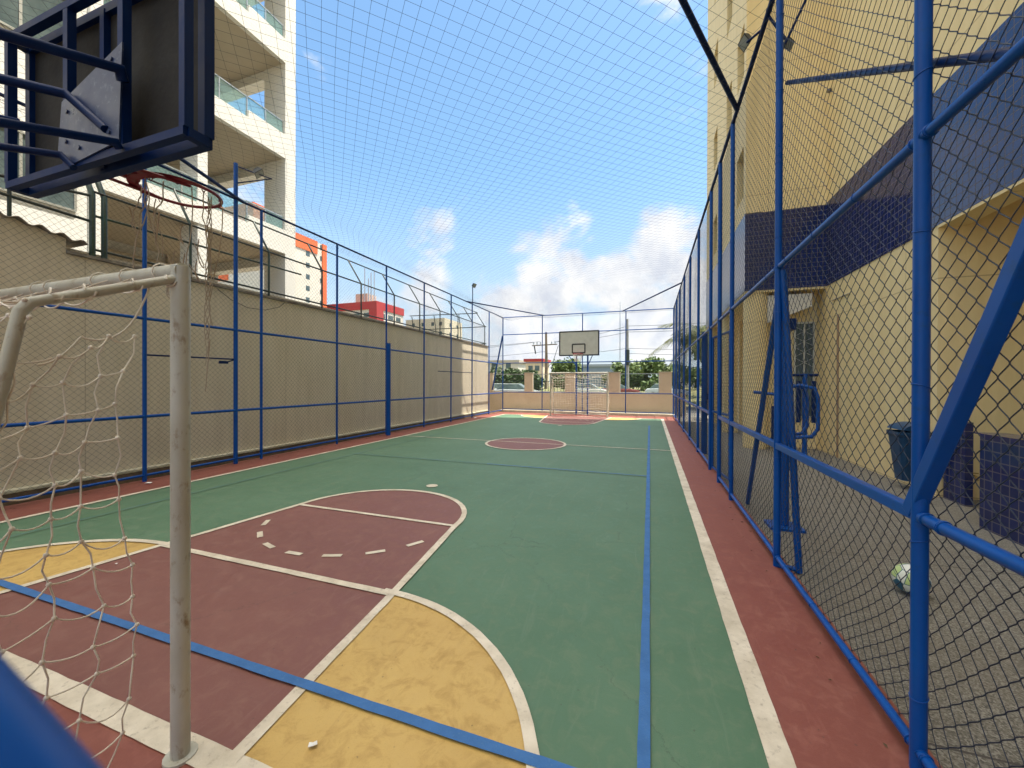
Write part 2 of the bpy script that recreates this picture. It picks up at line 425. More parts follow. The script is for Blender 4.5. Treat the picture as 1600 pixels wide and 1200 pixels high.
class MB:
    def __init__(s):
        s.v = []; s.f = []; s.sm = []; s.mi = []

    def add(s, vs, fs, smooth=False, mi=0):
        o = len(s.v)
        s.v += [tuple(v) for v in vs]
        s.f += [tuple(i + o for i in f) for f in fs]
        s.sm += [smooth] * len(fs)
        s.mi += [mi] * len(fs)
        return s

    def box(s, a, b, mi=0):
        x0, y0, z0 = [min(p, q) for p, q in zip(a, b)]
        x1, y1, z1 = [max(p, q) for p, q in zip(a, b)]
        vs = [(x0, y0, z0), (x1, y0, z0), (x1, y1, z0), (x0, y1, z0), (x0, y0, z1), (x1, y0, z1), (x1, y1, z1), (x0, y1, z1)]
        return s.add(vs, [(0, 3, 2, 1), (4, 5, 6, 7), (0, 1, 5, 4), (1, 2, 6, 5), (2, 3, 7, 6), (3, 0, 4, 7)], mi=mi)

    def bar(s, p, q, w, h, mi=0, upd=(0, 0, 1)):
        p = Vector(p); q = Vector(q)
        d = (q - p).normalized()
        u = Vector(upd)
        if abs(d.dot(u)) > .99:
            u = Vector((1, 0, 0))
        a = d.cross(u).normalized(); b = a.cross(d).normalized()
        vs = []
        for e in (p, q):
            for sa, sb in ((-1, -1), (1, -1), (1, 1), (-1, 1)):
                vs.append(e + a * sa * w / 2 + b * sb * h / 2)
        return s.add(vs, [(0, 1, 2, 3), (4, 7, 6, 5), (0, 4, 5, 1), (1, 5, 6, 2), (2, 6, 7, 3), (3, 7, 4, 0)], mi=mi)

    def tube(s, pts, r, n=8, mi=0, cap=True):
        pts = [Vector(p) for p in pts]
        rs = r if isinstance(r, (list, tuple)) else [r] * len(pts)
        vs = []; fs = []
        prev = None
        for i, p in enumerate(pts):
            if i == 0:
                d = pts[1] - p
            elif i == len(pts) - 1:
                d = p - pts[i - 1]
            else:
                d = (pts[i + 1] - p).normalized() + (p - pts[i - 1]).normalized()
            d.normalize()
            if prev is None:
                u = Vector((0, 0, 1)) if abs(d.z) < .9 else Vector((1, 0, 0))
                a = d.cross(u).normalized()
            else:
                a = (prev - d * prev.dot(d)).normalized()
            prev = a
            b = d.cross(a)
            for k in range(n):
                t = 2 * math.pi * k / n
                vs.append(p + (a * math.cos(t) + b * math.sin(t)) * rs[i])
        for i in range(len(pts) - 1):
            for k in range(n):
                k2 = (k + 1) % n
                fs.append((i * n + k, i * n + k2, (i + 1) * n + k2, (i + 1) * n + k))
        s.add(vs, fs, True, mi)
        if cap:
            s.add(vs[:n], [tuple(range(n))[::-1]], False, mi)
            s.add(vs[-n:], [tuple(range(n))], False, mi)
        return s

    def prism(s, poly, z0, z1, mi=0):
        n = len(poly)
        vs = [(x, y, z0) for x, y in poly] + [(x, y, z1) for x, y in poly]
        fs = [tuple(range(n))[::-1], tuple(range(n, 2 * n))] + [(i, (i + 1) % n, n + (i + 1) % n, n + i) for i in range(n)]
        return s.add(vs, fs, mi=mi)

    def sheet(s, poly, z, mi=0):
        return s.add([(x, y, z) for x, y in poly], [tuple(range(len(poly)))], mi=mi)

    def lathe(s, prof, c, n=20, mi=0):
        vs = []; fs = []
        for r, z in prof:
            for k in range(n):
                t = 2 * math.pi * k / n
                vs.append((c[0] + r * math.cos(t), c[1] + r * math.sin(t), c[2] + z))
        for i in range(len(prof) - 1):
            for k in range(n):
                k2 = (k + 1) % n
                fs.append((i * n + k, i * n + k2, (i + 1) * n + k2, (i + 1) * n + k))
        return s.add(vs, fs, True, mi)

    def ellipsoid(s, c, r, n=14, m=8, mi=0):
        prof = [(math.sin(math.pi * i / m), -math.cos(math.pi * i / m)) for i in range(m + 1)]
        vs = []; fs = []
        for a, z in prof:
            for k in range(n):
                t = 2 * math.pi * k / n
                vs.append((c[0] + r[0] * a * math.cos(t), c[1] + r[1] * a * math.sin(t), c[2] + r[2] * z))
        for i in range(m):
            for k in range(n):
                k2 = (k + 1) % n
                fs.append((i * n + k, i * n + k2, (i + 1) * n + k2, (i + 1) * n + k))
        return s.add(vs, fs, True, mi)

    def build(s, name, m, parent=None, bevel=0):
        me = bpy.data.meshes.new(name)
        org = Vector(parent.matrix_basis.translation) if parent else Vector((0, 0, 0))
        if parent is not None and parent.parent is not None:
            org = Vector(parent.parent.location)
        me.from_pydata([tuple(Vector(v) - org) for v in s.v] if parent else s.v, [], s.f)
        me.polygons.foreach_set('use_smooth', s.sm)
        for mm in (m if isinstance(m, (list, tuple)) else [m]):
            me.materials.append(mm)
        me.polygons.foreach_set('material_index', s.mi)
        me.update()
        o = bpy.data.objects.new(name, me)
        C.objects.link(o)
        if parent:
            o.parent = parent
        if bevel:
            b = o.modifiers.new('bevel', 'BEVEL'); b.width = bevel; b.segments = 2; b.limit_method = 'ANGLE'
        return o


def thing(name, label, cat, loc=(0, 0, 0), group=None):
    o = bpy.data.objects.new(name, None)
    C.objects.link(o)
    o.location = loc
    o.empty_display_size = .2
    o['label'] = label; o['category'] = cat
    if group:
        o['group'] = group
    return o


def tag(o, label, cat, group=None):
    o['label'] = label; o['category'] = cat
    if group:
        o['group'] = group
    return o


def struct(o):
    o['kind'] = 'structure'
    return o


def wires(name, P, r, nrm, m, parent=None, sides=3):
    """P: [wires, points, 3] array; thin tubes along every row, numpy-fast"""
    P = np.asarray(P, dtype=np.float64)
    if parent is not None:
        P = P - np.array(parent.location)
    nW, nP, _ = P.shape
    T = np.empty_like(P)
    T[:, 1:-1] = P[:, 2:] - P[:, :-2]
    T[:, 0] = P[:, 1] - P[:, 0]; T[:, -1] = P[:, -1] - P[:, -2]
    T /= np.linalg.norm(T, axis=2, keepdims=True) + 1e-9
    nn = np.broadcast_to(np.array(nrm, float), T.shape)
    a = np.cross(T, nn); a /= np.linalg.norm(a, axis=2, keepdims=True) + 1e-9
    b = np.cross(T, a)
    V = np.empty((nW, nP, sides, 3))
    for k in range(sides):
        t = 2 * math.pi * k / sides + .4
        V[:, :, k] = P + (a * math.cos(t) + b * math.sin(t)) * r
    idx = np.arange(nW * nP * sides).reshape(nW, nP, sides)
    k2 = (np.arange(sides) + 1) % sides
    F = np.stack([idx[:, :-1, :], idx[:, :-1][:, :, k2], idx[:, 1:][:, :, k2], idx[:, 1:, :]], -1).reshape(-1, 4)
    me = bpy.data.meshes.new(name)
    me.vertices.add(V.size // 3); me.vertices.foreach_set('co', V.reshape(-1))
    me.loops.add(F.size); me.loops.foreach_set('vertex_index', F.reshape(-1).astype(np.int32))
    me.polygons.add(len(F)); me.polygons.foreach_set('loop_start', np.arange(0, F.size, 4, dtype=np.int32))
    me.polygons.foreach_set('use_smooth', np.ones(len(F), dtype=bool))
    me.update(calc_edges=True); me.validate()
    me.materials.append(m)
    o = bpy.data.objects.new(name, me)
    C.objects.link(o)
    if parent:
        o.parent = parent
    return o


rng = np.random.default_rng(5)
random.seed(7)


def smooth_noise(u, v, seed, s=1.0):
    r = np.random.default_rng(seed)
    o = 0
    for k in range(6):
        a, b, p = r.uniform(-1.4, 1.4), r.uniform(-1.4, 1.4), r.uniform(0, 6.28)
        o = o + np.sin((u * a + v * b) * s + p) / 6
    return o


def chain_link(name, u0, u1, v0, v1, fn, nrm, m, parent, r=.0016, d=.08, sides=3, knot=True):
    """woven wire: vertical zigzags that hook at every knot. fn(u,v)->xyz arrays"""
    n = int(round((u1 - u0) / (d / 2)))
    rows = int(round((v1 - v0) / (d / 2)))
    du = (u1 - u0) / n; dv = (v1 - v0) / rows
    K, J = np.meshgrid(np.arange(n), np.arange(rows + 1), indexing='ij')
    side = (K + J) % 2
    hook = 0.05
    if knot:   # slightly rounded knots: three points around each bend
        U = []; V = []
        for off, pull in ((-.22, .16), (0, -.04), (.22, .16)):
            uu = u0 + du * (K + np.where(side == 0, pull, 1 - pull))
            U.append(uu); V.append(v0 + dv * (J + off))
        U = np.stack(U, -1).reshape(n, -1); V = np.stack(V, -1).reshape(n, -1)
    else:
        U = u0 + du * (K + side); V = v0 + dv * J
    V = np.clip(V, v0, v1)
    return wires(name, fn(U, V), r, nrm, m, parent, sides)


# ------------------------------------------------------------------ ground, court, paint
struct(MB().sheet([(-900, -200), (900, -200), (900, 1400), (-900, 1400)], -0.32).build('ground', M_soil))
struct(MB().prism([(-7.5, -3), (1.12, -3), (1.12, 19.75), (-7.5, 19.75)], -.3, 0).build('court_floor', M_green))
struct(MB().prism([(1.12, -3), (5.0, -3), (5.0, 20.0), (1.12, 20.0)], -.31, -.012).build('walkway', M_agg))
struct(MB().prism([(-8.0, -3), (-7.5, -3), (-7.5, 20.0), (-8.0, 20.0)], -.31, -.11).build('gutter', M_dirt))

SL, SR, GN, GF = -6.68, 0.51, 1.11, 18.0     # sideline and goal line centres
b = MB()
b.sheet([(SR, -3), (1.12, -3), (1.12, 19.75), (SR, 19.75)], .004)
b.sheet([(-7.5, -3), (SL, -3), (SL, 19.75), (-7.5, 19.75)], .004)
b.sheet([(SL, -3), (SR, -3), (SR, GN), (SL, GN)], .004)
b.sheet([(SL, GF), (SR, GF), (SR, 19.75), (SL, 19.75)], .004)
struct(b.build('court_border', M_redb))

CX = -3.06


def mirror(p):
    return (2 * CX - p[0], GN + GF - p[1])


def key_poly():
    pts = [(-4.50, GN), (-4.335, 2.41), (-4.15, 3.78)]
    for k in range(1, 24):
        a = math.pi - math.pi * k / 24
        pts.append((CX + 1.09 * math.cos(a), 3.78 + 1.04 * math.sin(a)))
    pts += [(-1.97, 3.78), (-1.765, 2.41), (-1.60, GN)]
    return pts[::-1]


kp = key_poly()


def arc_side(sgn):
    px = CX + sgn * 1.26
    return [(px + sgn * 1.45 * math.cos(t), 1.05 + 1.38 * math.sin(t)) for t in [R(a) for a in np.linspace(2.5, 92, 26)]]


for sgn in (1, -1):
    pass
yr = [(-1.60, GN)] + [(x, max(y, GN)) for x, y in arc_side(1)] + [(-1.765, 2.41)]
yl = [(2 * CX - x, y) for x, y in yr]
b = MB()
b.sheet(kp, .004); b.sheet([mirror(p) for p in kp], .004)
circ = [(-2.97 + 1.0 * math.cos(t), 9.52 + 0.96 * math.sin(t)) for t in np.linspace(0, 2 * math.pi, 48, endpoint=False)]
b.sheet(circ, .004)
struct(b.build('court_key_paint', M_red))
b = MB()
b.sheet(yr, .004); b.sheet(yl[::-1], .004)
b.sheet([mirror(p) for p in yr], .004); b.sheet([mirror(p) for p in yl[::-1]], .004)
struct(b.build('court_area_paint', M_yel))


def ribbon(bm, pts, w, z, closed=False):
    """flat painted band with slightly ragged edges"""
    P = [Vector((x, y, 0)) for x, y in pts]
    Q = []
    n = len(P)
    for i in range(n if closed else n - 1):
        a, c = P[i], P[(i + 1) % n]
        k = max(1, int((c - a).length / .12))
        for j in range(k):
            Q.append(a.lerp(c, j / k))
    if not closed:
        Q.append(P[-1])
    n = len(Q); vs = []
    for i in range(n):
        if closed:
            d = Q[(i + 1) % n] - Q[i - 1]
        else:
            d = Q[min(i + 1, n - 1)] - Q[max(i - 1, 0)]
        d.normalize()
        nn = Vector((-d.y, d.x, 0))
        e1 = w / 2 + random.uniform(-.0022, .0022); e2 = w / 2 + random.uniform(-.0022, .0022)
        vs.append((Q[i].x + nn.x * e1, Q[i].y + nn.y * e1, z)); vs.append((Q[i].x - nn.x * e2, Q[i].y - nn.y * e2, z))
    fs = [(2 * i + 1, 2 * ((i + 1) % n) + 1, 2 * ((i + 1) % n), 2 * i) for i in range(n if closed else n - 1)]
    bm.add(vs, fs)


wl = MB()
ribbon(wl, [(SR, -3), (SR, GF)], .105, .008)
ribbon(wl, [(SL, -3), (SL, GF)], .075, .008)
ribbon(wl, [(SL - .03, GN), (SR + .05, GN)], .105, .0092)
ribbon(wl, [(SL - .03, GF), (SR + .05, GF)], .09, .0092)
ribbon(wl, [(SL, 9.66), (SR, 9.66)], .045, .0092)
ribbon(wl, circ, .06, .0104, True)
for mfun in (lambda p: p, mirror):
    ribbon(wl, [mfun(p) for p in kp], .062, .0104)
    ribbon(wl, [mfun(p) for p in [(-4.335, 2.41), (-1.765, 2.41)]], .062, .0116)
    ribbon(wl, [mfun(p) for p in [(-4.15, 3.78), (-1.97, 3.78)]], .05, .0116)
    for arc in (arc_side(1), arc_side(-1)):
        ribbon(wl, [mfun(p) for p in arc], .06, .0128)
    for k in range(7):
        a = R(214 + 19.4 * k)
        c0 = Vector((CX + 1.09 * math.cos(a), 3.78 + 1.09 * math.sin(a)))
        tdir = Vector((-math.sin(a), math.cos(a)))
        ribbon(wl, [mfun(tuple(c0 - tdir * .085)), mfun(tuple(c0 + tdir * .085))], .05, .0092)
    sp = [(CX + .085 * math.cos(t), 5.14 + .085 * math.sin(t)) for t in np.linspace(0, 2 * math.pi, 16, endpoint=False)]
    wl.sheet([mfun(p) for p in sp], .0092)
struct(wl.build('white_line', M_white))
bl = MB()
ribbon(bl, [(-0.018, -1.5), (-0.018, 15.0)], .05, .0152)
ribbon(bl, [(-5.95, 1.535), (-0.04, 1.535)], .052, .0164)
ribbon(bl, [(-2.9, 6.86), (-0.04, 6.86)], .03, .0164)
struct(bl.build('blue_line', M_bline))
fl = MB()
ribbon(fl, [(-5.95, 1.56), (-5.95, 15.0)], .022, .0152)
ribbon(fl, [(-5.93, 6.86), (-2.9, 6.86)], .03, .0164)
struct(fl.build('faded_line', M_faded))
struct(MB().prism([(-7.5, 19.35), (1.12, 19.35), (1.12, 19.72), (-7.5, 19.72)], .001, .11).build('kerb', M_pale))

# ------------------------------------------------------------------ cage fences
XR, XL, YF, HT = 1.02, -7.35, 19.5, 4.98


def collar(bm, p, r):
    bm.tube([(p[0], p[1], p[2] - .006), (p[0], p[1], p[2] + .006)], r, 10)


def post_mb(x, y, z0, z1, r=.03, n=12, rings=True):
    bm = MB()
    bm.tube([(x, y, z0), (x, y, z1)], r, n)
    if rings:
        z = z0 + .35
        while z < z1 - .1:
            jit = random.uniform(-.006, .006)
            bm.tube([(x - r * .2, y, z + jit), (x + r * .2, y, z - jit)], r * 1.0, 8) if False else None
            bm.tube([(x + (r + .0012) * math.cos(t), y + (r + .0012) * math.sin(t), z + .01 * math.sin(t + z * 3)) for t in np.linspace(0, 2 * math.pi, 13)], .0022, 5, cap=False)
            z += .62
    return bm


rf = thing('side_fence', 'tall blue chain-link fence with thick tubular posts on the right, beside the yellow building', 'fence', (XR, 10, 0))
RP = [(2.02, .0265), (3.88, .0275), (5.87, .027), (6.84, .03), (7.8, .028), (9.7, .028), (11.65, .028), (13.6, .028), (15.6, .028), (17.5, .028), (19.5, .03), (0.05, .03)]
for y, r in RP:
    post_mb(XR, y, -.05, HT, r).build('post', M_blue, rf)


def rail(p, q, r, parent, m=M_blue, rings=True, name='rail', joints=()):
    bm = MB().tube([p, q], r, 10)
    p = Vector(p); q = Vector(q); L = (q - p).length
    d = (q - p).normalized()
    if rings:
        a = d.cross(Vector((0, 0, 1)) if abs(d.z) < .9 else Vector((1, 0, 0))).normalized(); c = d.cross(a)
        s = .3
        while s < L - .1:
            o = p + d * s
            bm.tube([o + (a * math.cos(t) + c * math.sin(t)) * (r + .001) + d * .008 * math.sin(t) for t in np.linspace(0, 2 * math.pi, 11)], .002, 4, cap=False)
            s += .55
    for j in joints:
        for off in (-.045, .045, -.052):
            o = p + d * (j + off)
            a = d.cross(Vector((0, 0, 1)) if abs(d.z) < .9 else Vector((1, 0, 0))).normalized(); c = d.cross(a)
            bm.tube([o + (a * math.cos(t) + c * math.sin(t)) * (r + .0015) for t in np.linspace(0, 2 * math.pi, 13)], .0035 if off != -.052 else .0025, 5, cap=False)
    return bm.build(name, m, parent)


rail((XR, -.5, HT), (XR, YF, HT), .024, rf, M_bluedk)
rail((XR, -.5, 2.53), (XR, YF, 2.53), .0215, rf, joints=[y + .5 for y, _ in RP[:6]])
rail((XR, -.5, .085), (XR, 6.84, .085), .02, rf, joints=[y + .5 for y, _ in RP[:3]])
rail((XR, 7.8, .085), (XR, YF, .085), .023, rf)
rail((XR, -.5, 1.02), (XR, 2.0, 1.02), .024, rf, joints=[2.43])
MB().box((XR - .021, 2.02, 1.0), (XR + .021, 6.84, 1.05)).build('rail', M_blue, rf, bevel=.004)
MB().box((XR - .02, 7.8, .99), (XR + .02, YF, 1.04)).build('rail', M_blue, rf, bevel=.004)
MB().bar((XR, 2.07, 1.02), (XR, 1.0, 2.53 + .38), .05, .056).build('brace', M_blue, rf, bevel=.005)
rail((XR + .05, 3.85, 4.05), (XR + .05, 1.6, 2.53), .018, rf, M_bluedk, False, 'brace')
rail((XR + .04, 3.88, 4.4), (XR + .2, 3.8, 4.75), .01, rf, M_bluedk, False, 'brace')


def right_fn(U, V):
    low = np.clip((1.0 - V) / .95, 0, 1)
    bulge = np.sin(np.clip((V - .09) / .93, 0, 1) * math.pi)
    near = np.clip((7.5 - U) / 4, 0, 1)
    X = XR + .03 + .012 * smooth_noise(U, V, 3, 3) + near * bulge * (.05 * (1 + smooth_noise(U, V, 9, 2.2)) * 1.3)
    zz = V + near * bulge * .045 * smooth_noise(U, V, 4, 3.5) + .012 * smooth_noise(U, V, 5, 2.5)
    yy = U + near * bulge * .06 * smooth_noise(U, V, 8, 3.0) + .02 * smooth_noise(U, V, 6, 1.6)
    return np.stack([X, yy, zz], -1)


chain_link('wire_mesh', 0.4, 6.84, .09, HT, right_fn, (1, 0, 0), M_wire, rf, r=.0021, d=.09, sides=4)
chain_link('wire_mesh', 6.88, YF, .09, HT, right_fn, (1, 0, 0), M_wire, rf, r=.0018, d=.09, sides=3, knot=False)

# the slack nylon net draped low along the near bays
U, V = np.meshgrid(np.arange(.7, 2.0, .065), np.linspace(.08, 1.0, 28), indexing='ij')

# gate leaf standing a little ajar in the bay between two posts
gt = thing('gate', 'narrow blue chain-link gate leaf, slightly ajar in the right fence, near the gym equipment', 'gate', (XR + .02, 7.78, 0))
ga = R(7)


def gp(s, z):
    return (XR + .035 + s * math.sin(ga), 7.76 - s * math.cos(ga), z)


fr = MB()
for a, c in (((0, .06), (0, 2.35)), ((.92, .06), (.92, 2.35)), ((0, 2.35), (.92, 2.35)), ((0, .06), (.92, .06)), ((0, 1.05), (.92, 1.05))):
    fr.tube([gp(*a), gp(*c)], .02, 8)
fr.build('gate_frame', M_blue, gt)
chain_link('wire_mesh', 0.02, .90, .08, 2.33, lambda U, V: np.stack([XR + .035 + U * math.sin(ga), 7.76 - U * math.cos(ga), V], -1), (1, .12, 0), M_wire, gt, r=.0018, d=.085, knot=False)
MB().box(gp(.86, 1.12), gp(.97, 1.28)).build('latch', M_bluedk, gt)

# left fence
lf = thing('side_fence', 'tall dark blue chain-link fence on the left, in front of the beige wall', 'fence', (XL, 10, 0))
for y, r in ((3.85, .028), (5.78, .026), (7.8, .026), (9.74, .025), (11.8, .026), (13.75, .026), (15.68, .026), (17.6, .026), (19.5, .028), (1.9, .028)):
    post_mb(XL, y, -.12, HT, r, 10).build('post', M_blue, lf)
post_mb(XL - .01, 5.27, -.12, 5.65, .036, 12).build('lamp_post', M_blue, lf)
post_mb(XL, 15.72, HT, 5.75, .02, 8, False).build('lamp_post', M_bluedk, lf)
for z, r in ((HT, .022), (2.52, .024), (1.01, .025), (.1, .02)):
    rail((XL, .2, z), (XL, YF, z), r, lf, M_bluedk if z > 4 else M_blue)
rail((XL - .02, 3.85, 1.96), (XL - .02, 5.27, 1.97), .014, lf, M_bluedk, False)
rail((XL - .02, 12.8, 1.96), (XL - .02, 15.68, 1.97), .014, lf, M_bluedk, False)
bm = MB().box((XL - .1, 5.02, 1.88), (XL - .02, 5.14, 1.93)); bm.bar((XL - .04, 5.1, 1.9), (XL - .01, 5.27, 1.97), .02, .02)
bm.build('bracket', M_bluedk, lf)
lfn = lambda U, V: np.stack([XL - .03 + .02 * smooth_noise(U, V, 13, 2), U + .02 * smooth_noise(U, V, 16, 1.5), V + .015 * smooth_noise(U, V, 15, 2)], -1)
chain_link('wire_mesh', 1.0, YF, .12, HT, lfn, (1, 0, 0), M_wire2, lf, r=.0019, d=.088, sides=3, knot=False)

# far fence
ff = thing('end_fence', 'blue tubular chain-link fence closing the far end behind the far goal', 'fence', (-3.1, YF, 0))
for x in (-5.2, -3.15, -1.09):
    post_mb(x, YF, 0, HT if x != -3.15 else HT, .024, 8).build('post', M_blue, ff)
for z in (HT, 4.07, 2.57, 1.05, .16):
    MB().tube([(XL, YF, z), (XR, YF, z)], .022, 8).build('rail', M_blue, ff)
MB().tube([(XL - .02, YF - .02, 4.0), (XL - .68, YF + .2, 1.15)], .04, 10).build('brace', M_blue, ff)
chain_link('wire_mesh', XL, XR, .17, HT, lambda U, V: np.stack([U, YF + .03 + 0 * U, V], -1), (0, 1, 0), M_wire2, ff, r=.0015, d=.09, sides=3, knot=False)
for p, q in (((XL, 15.1, HT), (-5.1, YF, HT)), ((XR, 14.6, HT), (-1.25, YF, HT))):
    MB().tube([p, q], .026, 10).build('corner_brace', M_bluedk, ff)

# near fence, behind and beside the lens: only its brace shows, out of focus
nf = thing('end_fence', 'blue near-end fence whose diagonal tube blurs across the lower left corner', 'fence', (-3.1, -.22, 0))
for x in (-7.35, -5.2, -1.5, 1.02):
    MB().tube([(x, -.25, -.02), (x, -.25, HT)], .03, 10).build('post', M_blue, nf)
for z in (HT, .1):
    MB().tube([(XL, -.25, z), (XR, -.25, z)], .025, 10).build('rail', M_blue, nf)
for p, q in (((XL, 5.4, HT), (-5.2, -.25, HT)), ((XR, 5.6, HT), (-1.5, -.25, HT))):
    MB().tube([p, q], .03, 10).build('corner_brace', M_bluedk, nf)
pA = Vector((-0.1616, 0.0384, 1.4614)); pB = Vector((-0.1422, 0.0451, 1.4388)); dd = (pB - pA).normalized()
MB().tube([pA - dd * .5, pB + dd * 1.2], .0200, 24).build('brace', M_blue, nf)

# ------------------------------------------------------------------ ceiling net
cn = thing('ceiling_net', 'dark nylon ball net sagging over the whole court from the fence tops', 'net', (-3.1, 10, HT))


def net_z(x, y):
    u = (x - XL) / (XR - XL); v = (y + .2) / (YF + .2)
    sag = np.sin(np.clip(u, 0, 1) * math.pi) ** .7 * np.sin(np.clip(v, 0, 1) * math.pi) ** .5
    return HT - .10 - .30 * sag + .05 * smooth_noise(x, y, 21, 1.6) * sag


def net_xyz(a, b_):
    # a,b are cloth coordinates; the cloth ripples where it is tied to the left rail
    rip = np.clip((a - (XL + 0)) / 3.2, 0, 1)
    x = a + .10 * smooth_noise(a, b_, 31, .9)
    y = b_ + .12 * smooth_noise(a, b_, 32, .8) + (1 - rip) * .16 * np.sin(a * 2.4 + .6 * np.sin(b_ * .7))
    x = np.clip(x, XL, XR); y = np.clip(y, -.22, YF)
    z = net_z(x, y) + (1 - rip) * .10 * np.sin(a * 3.1 + b_ * .35)
    return np.stack([x, y, z], -1)


# diamond cloth: threads run along both diagonals
cell = .135
L1 = YF + .2; W1 = XR - XL
rows = []
for sgn in (1, -1):
    offs = np.arange(-L1, W1 + L1, cell * math.sqrt(2) * .92)
    segs = 190
    for o in offs:
        yy = np.linspace(0, L1, segs)
        xx = o + sgn * yy * 1.0 if sgn > 0 else o - yy * 1.0 + 0
        ok = (xx >= -.01) & (xx <= W1 + .01)
        if ok.sum() < 3:
            continue
        y_in = yy[ok]; y0_, y1_ = y_in[0], y_in[-1]
        y2 = np.linspace(y0_, y1_, 64)
        x2 = o + sgn * y2
        rows.append(net_xyz(XL + x2, -.2 + y2))
wires('net_cloth', np.array(rows), .0015, (0, 0, 1), M_netdk, cn, 3)

# ------------------------------------------------------------------ goals
def rope(pts, slack=0.0, n=5):
    out = []
    for a, c in zip(pts[:-1], pts[1:]):
        a = Vector(a); c = Vector(c)
        for k in range(n):
            t = k / n
            p = a.lerp(c, t); p.z -= slack * (a - c).length * 4 * t * (1 - t)
            out.append(p)
    out.append(Vector(pts[-1]))
    return out


def make_goal(name, label, y0, sgn, near):
    """sgn = direction of the goal's back (-1 = towards the camera)"""
    g = thing(name, label, 'goal', (-3.09, y0, 0), 'futsal goals at both ends of the court')
    x0, x1 = (-4.36, -1.82) if near else (-4.39, -1.79)
    r = .033
    for x in (x0, x1):
        MB().tube([(x, y0, .0), (x, y0, 2.02)], r, 20).build('post', M_post, g)
        MB().tube([(x, y0, .0), (x, y0, .015)], .058, 16).build('base_plate', M_post, g)
    MB().tube([(x0 - r * .6, y0, 2.0), (x1 + r * .6, y0, 2.0)], r, 20).build('crossbar', M_post, g)
    for x in (x0, x1):
        MB().tube([(x, y0, 1.975), (x, y0 + sgn * .415, 1.795), (x, y0 + sgn * .435, 1.765), (x, y0 + sgn * .72, .05), (x, y0 + sgn * .72, .0)], .0175, 14).build('stanchion', M_post, g)
    MB().tube([(x0, y0 + sgn * .72, .05), (x1, y0 + sgn * .72, .05)], .02, 8).build('ground_bar', M_post, g)
    bm = MB()
    rr = .0027 if near else .0062
    rnd = random.Random(11 if near else 12)

    def surf(poly_fn, nu, nv, jit, slack, skip=None, side=False):
        G = [[Vector(poly_fn(i / nu, j / nv)) + Vector((rnd.uniform(-jit, jit), rnd.uniform(-jit, jit), rnd.uniform(-jit, jit))) for j in range(nv + 1)] for i in range(nu + 1)]
        for i in range(nu + 1):
            for j in range(nv + 1):
                if near:
                    bm.ellipsoid(G[i][j], (.0075, .0075, .0085), 6, 4)
                if i < nu and not (skip and skip(i, j, 0)):
                    bm.tube(rope([G[i][j], G[i + 1][j]], slack * rnd.uniform(.3, 2.0), 6 if near else 2), rr, 6 if near else 4, cap=False)
                if j < nv and not (skip and skip(i, j, 1)):
                    a, c = G[i][j], G[i][j + 1]
                    mid = a.lerp(c, .5) + Vector((rnd.uniform(-1, 1), rnd.uniform(-1, 1), 0)) * jit * .8
                    bm.tube([a, a.lerp(mid, .6) , mid, mid.lerp(c, .5), c] if near else [a, c], rr, 6 if near else 4, cap=False)
        return G

    def backy(z):
        return .435 + (1.77 - z) / 1.72 * .285 if z < 1.77 else .435 * (2.0 - z) / .23

    # back panel, slack and bellied
    surf(lambda u, v: (x0 + (x1 - x0) * u, y0 + sgn * (backy(1.78 - 1.68 * v) + .02 - .10 * math.sin(u * 9) * .4 * v), 1.78 - 1.68 * v - .03 * math.sin(u * 14)), 22, 15, .02, .10)
    # roof panel
    surf(lambda u, v: (x0 + (x1 - x0) * u, y0 + sgn * .43 * v, 2.0 - .2 * v - .03 * math.sin(v * math.pi)), 18, 3, .012, .12)
    # side panels: front edge has come away from the post and bunches up
    for x in (x1, x0):
        def sidef(u, v, x=x):
            z = 1.70 - 1.55 * v
            front = .165 + .04 * v + .05 * math.sin(v * 7)
            bk = backy(z)
            return (x + .02 * math.sin(v * 9 + u * 3), y0 + sgn * (front + (bk - front) * u), z + .06 * math.sin(u * 2.2) - .16 * u * (1 - v))
        surf(sidef, 4, 13, .019, .15)
        if near:
            bm.tube(rope([(x, y0 + sgn * .10, 1.93), (x, y0 + sgn * .2, 1.72), (x, y0 + sgn * .3, 1.70), (x, y0 + sgn * .40, 1.60)], .15, 6), .0035, 6, cap=False)
            # lashings around crossbar and stanchion
            for t in (.15, .42, .75, .95):
                c0 = Vector((x, y0 + sgn * .40 * t, 1.975 - .155 * t))
                bm.tube([c0 + Vector((.021 * math.cos(a), 0, .021 * math.sin(a))) + Vector((0, .03 * a / 6, 0)) for a in np.linspace(0, 6.28, 11)], .003, 5, cap=False)
    for kx in (.12, .61, .83, 1.5, 1.62, 2.0, 2.21, 2.43):
        c0 = Vector((x0 + kx, y0, 2.0))
        bm.tube([c0 + Vector((.012 * a / 6, .043 * math.cos(a), .043 * math.sin(a))) for a in np.linspace(0, 6.28, 11)], .003, 5, cap=False)
    bm.build('goal_net', M_rope, g)
    return g


GN_POST = 1.075
make_goal('goal', 'large worn white goal with torn rope net in the left foreground', GN_POST, -1, True)
make_goal('goal', 'small white goal at the far end of the court under the far backboard', GF, 1, False)

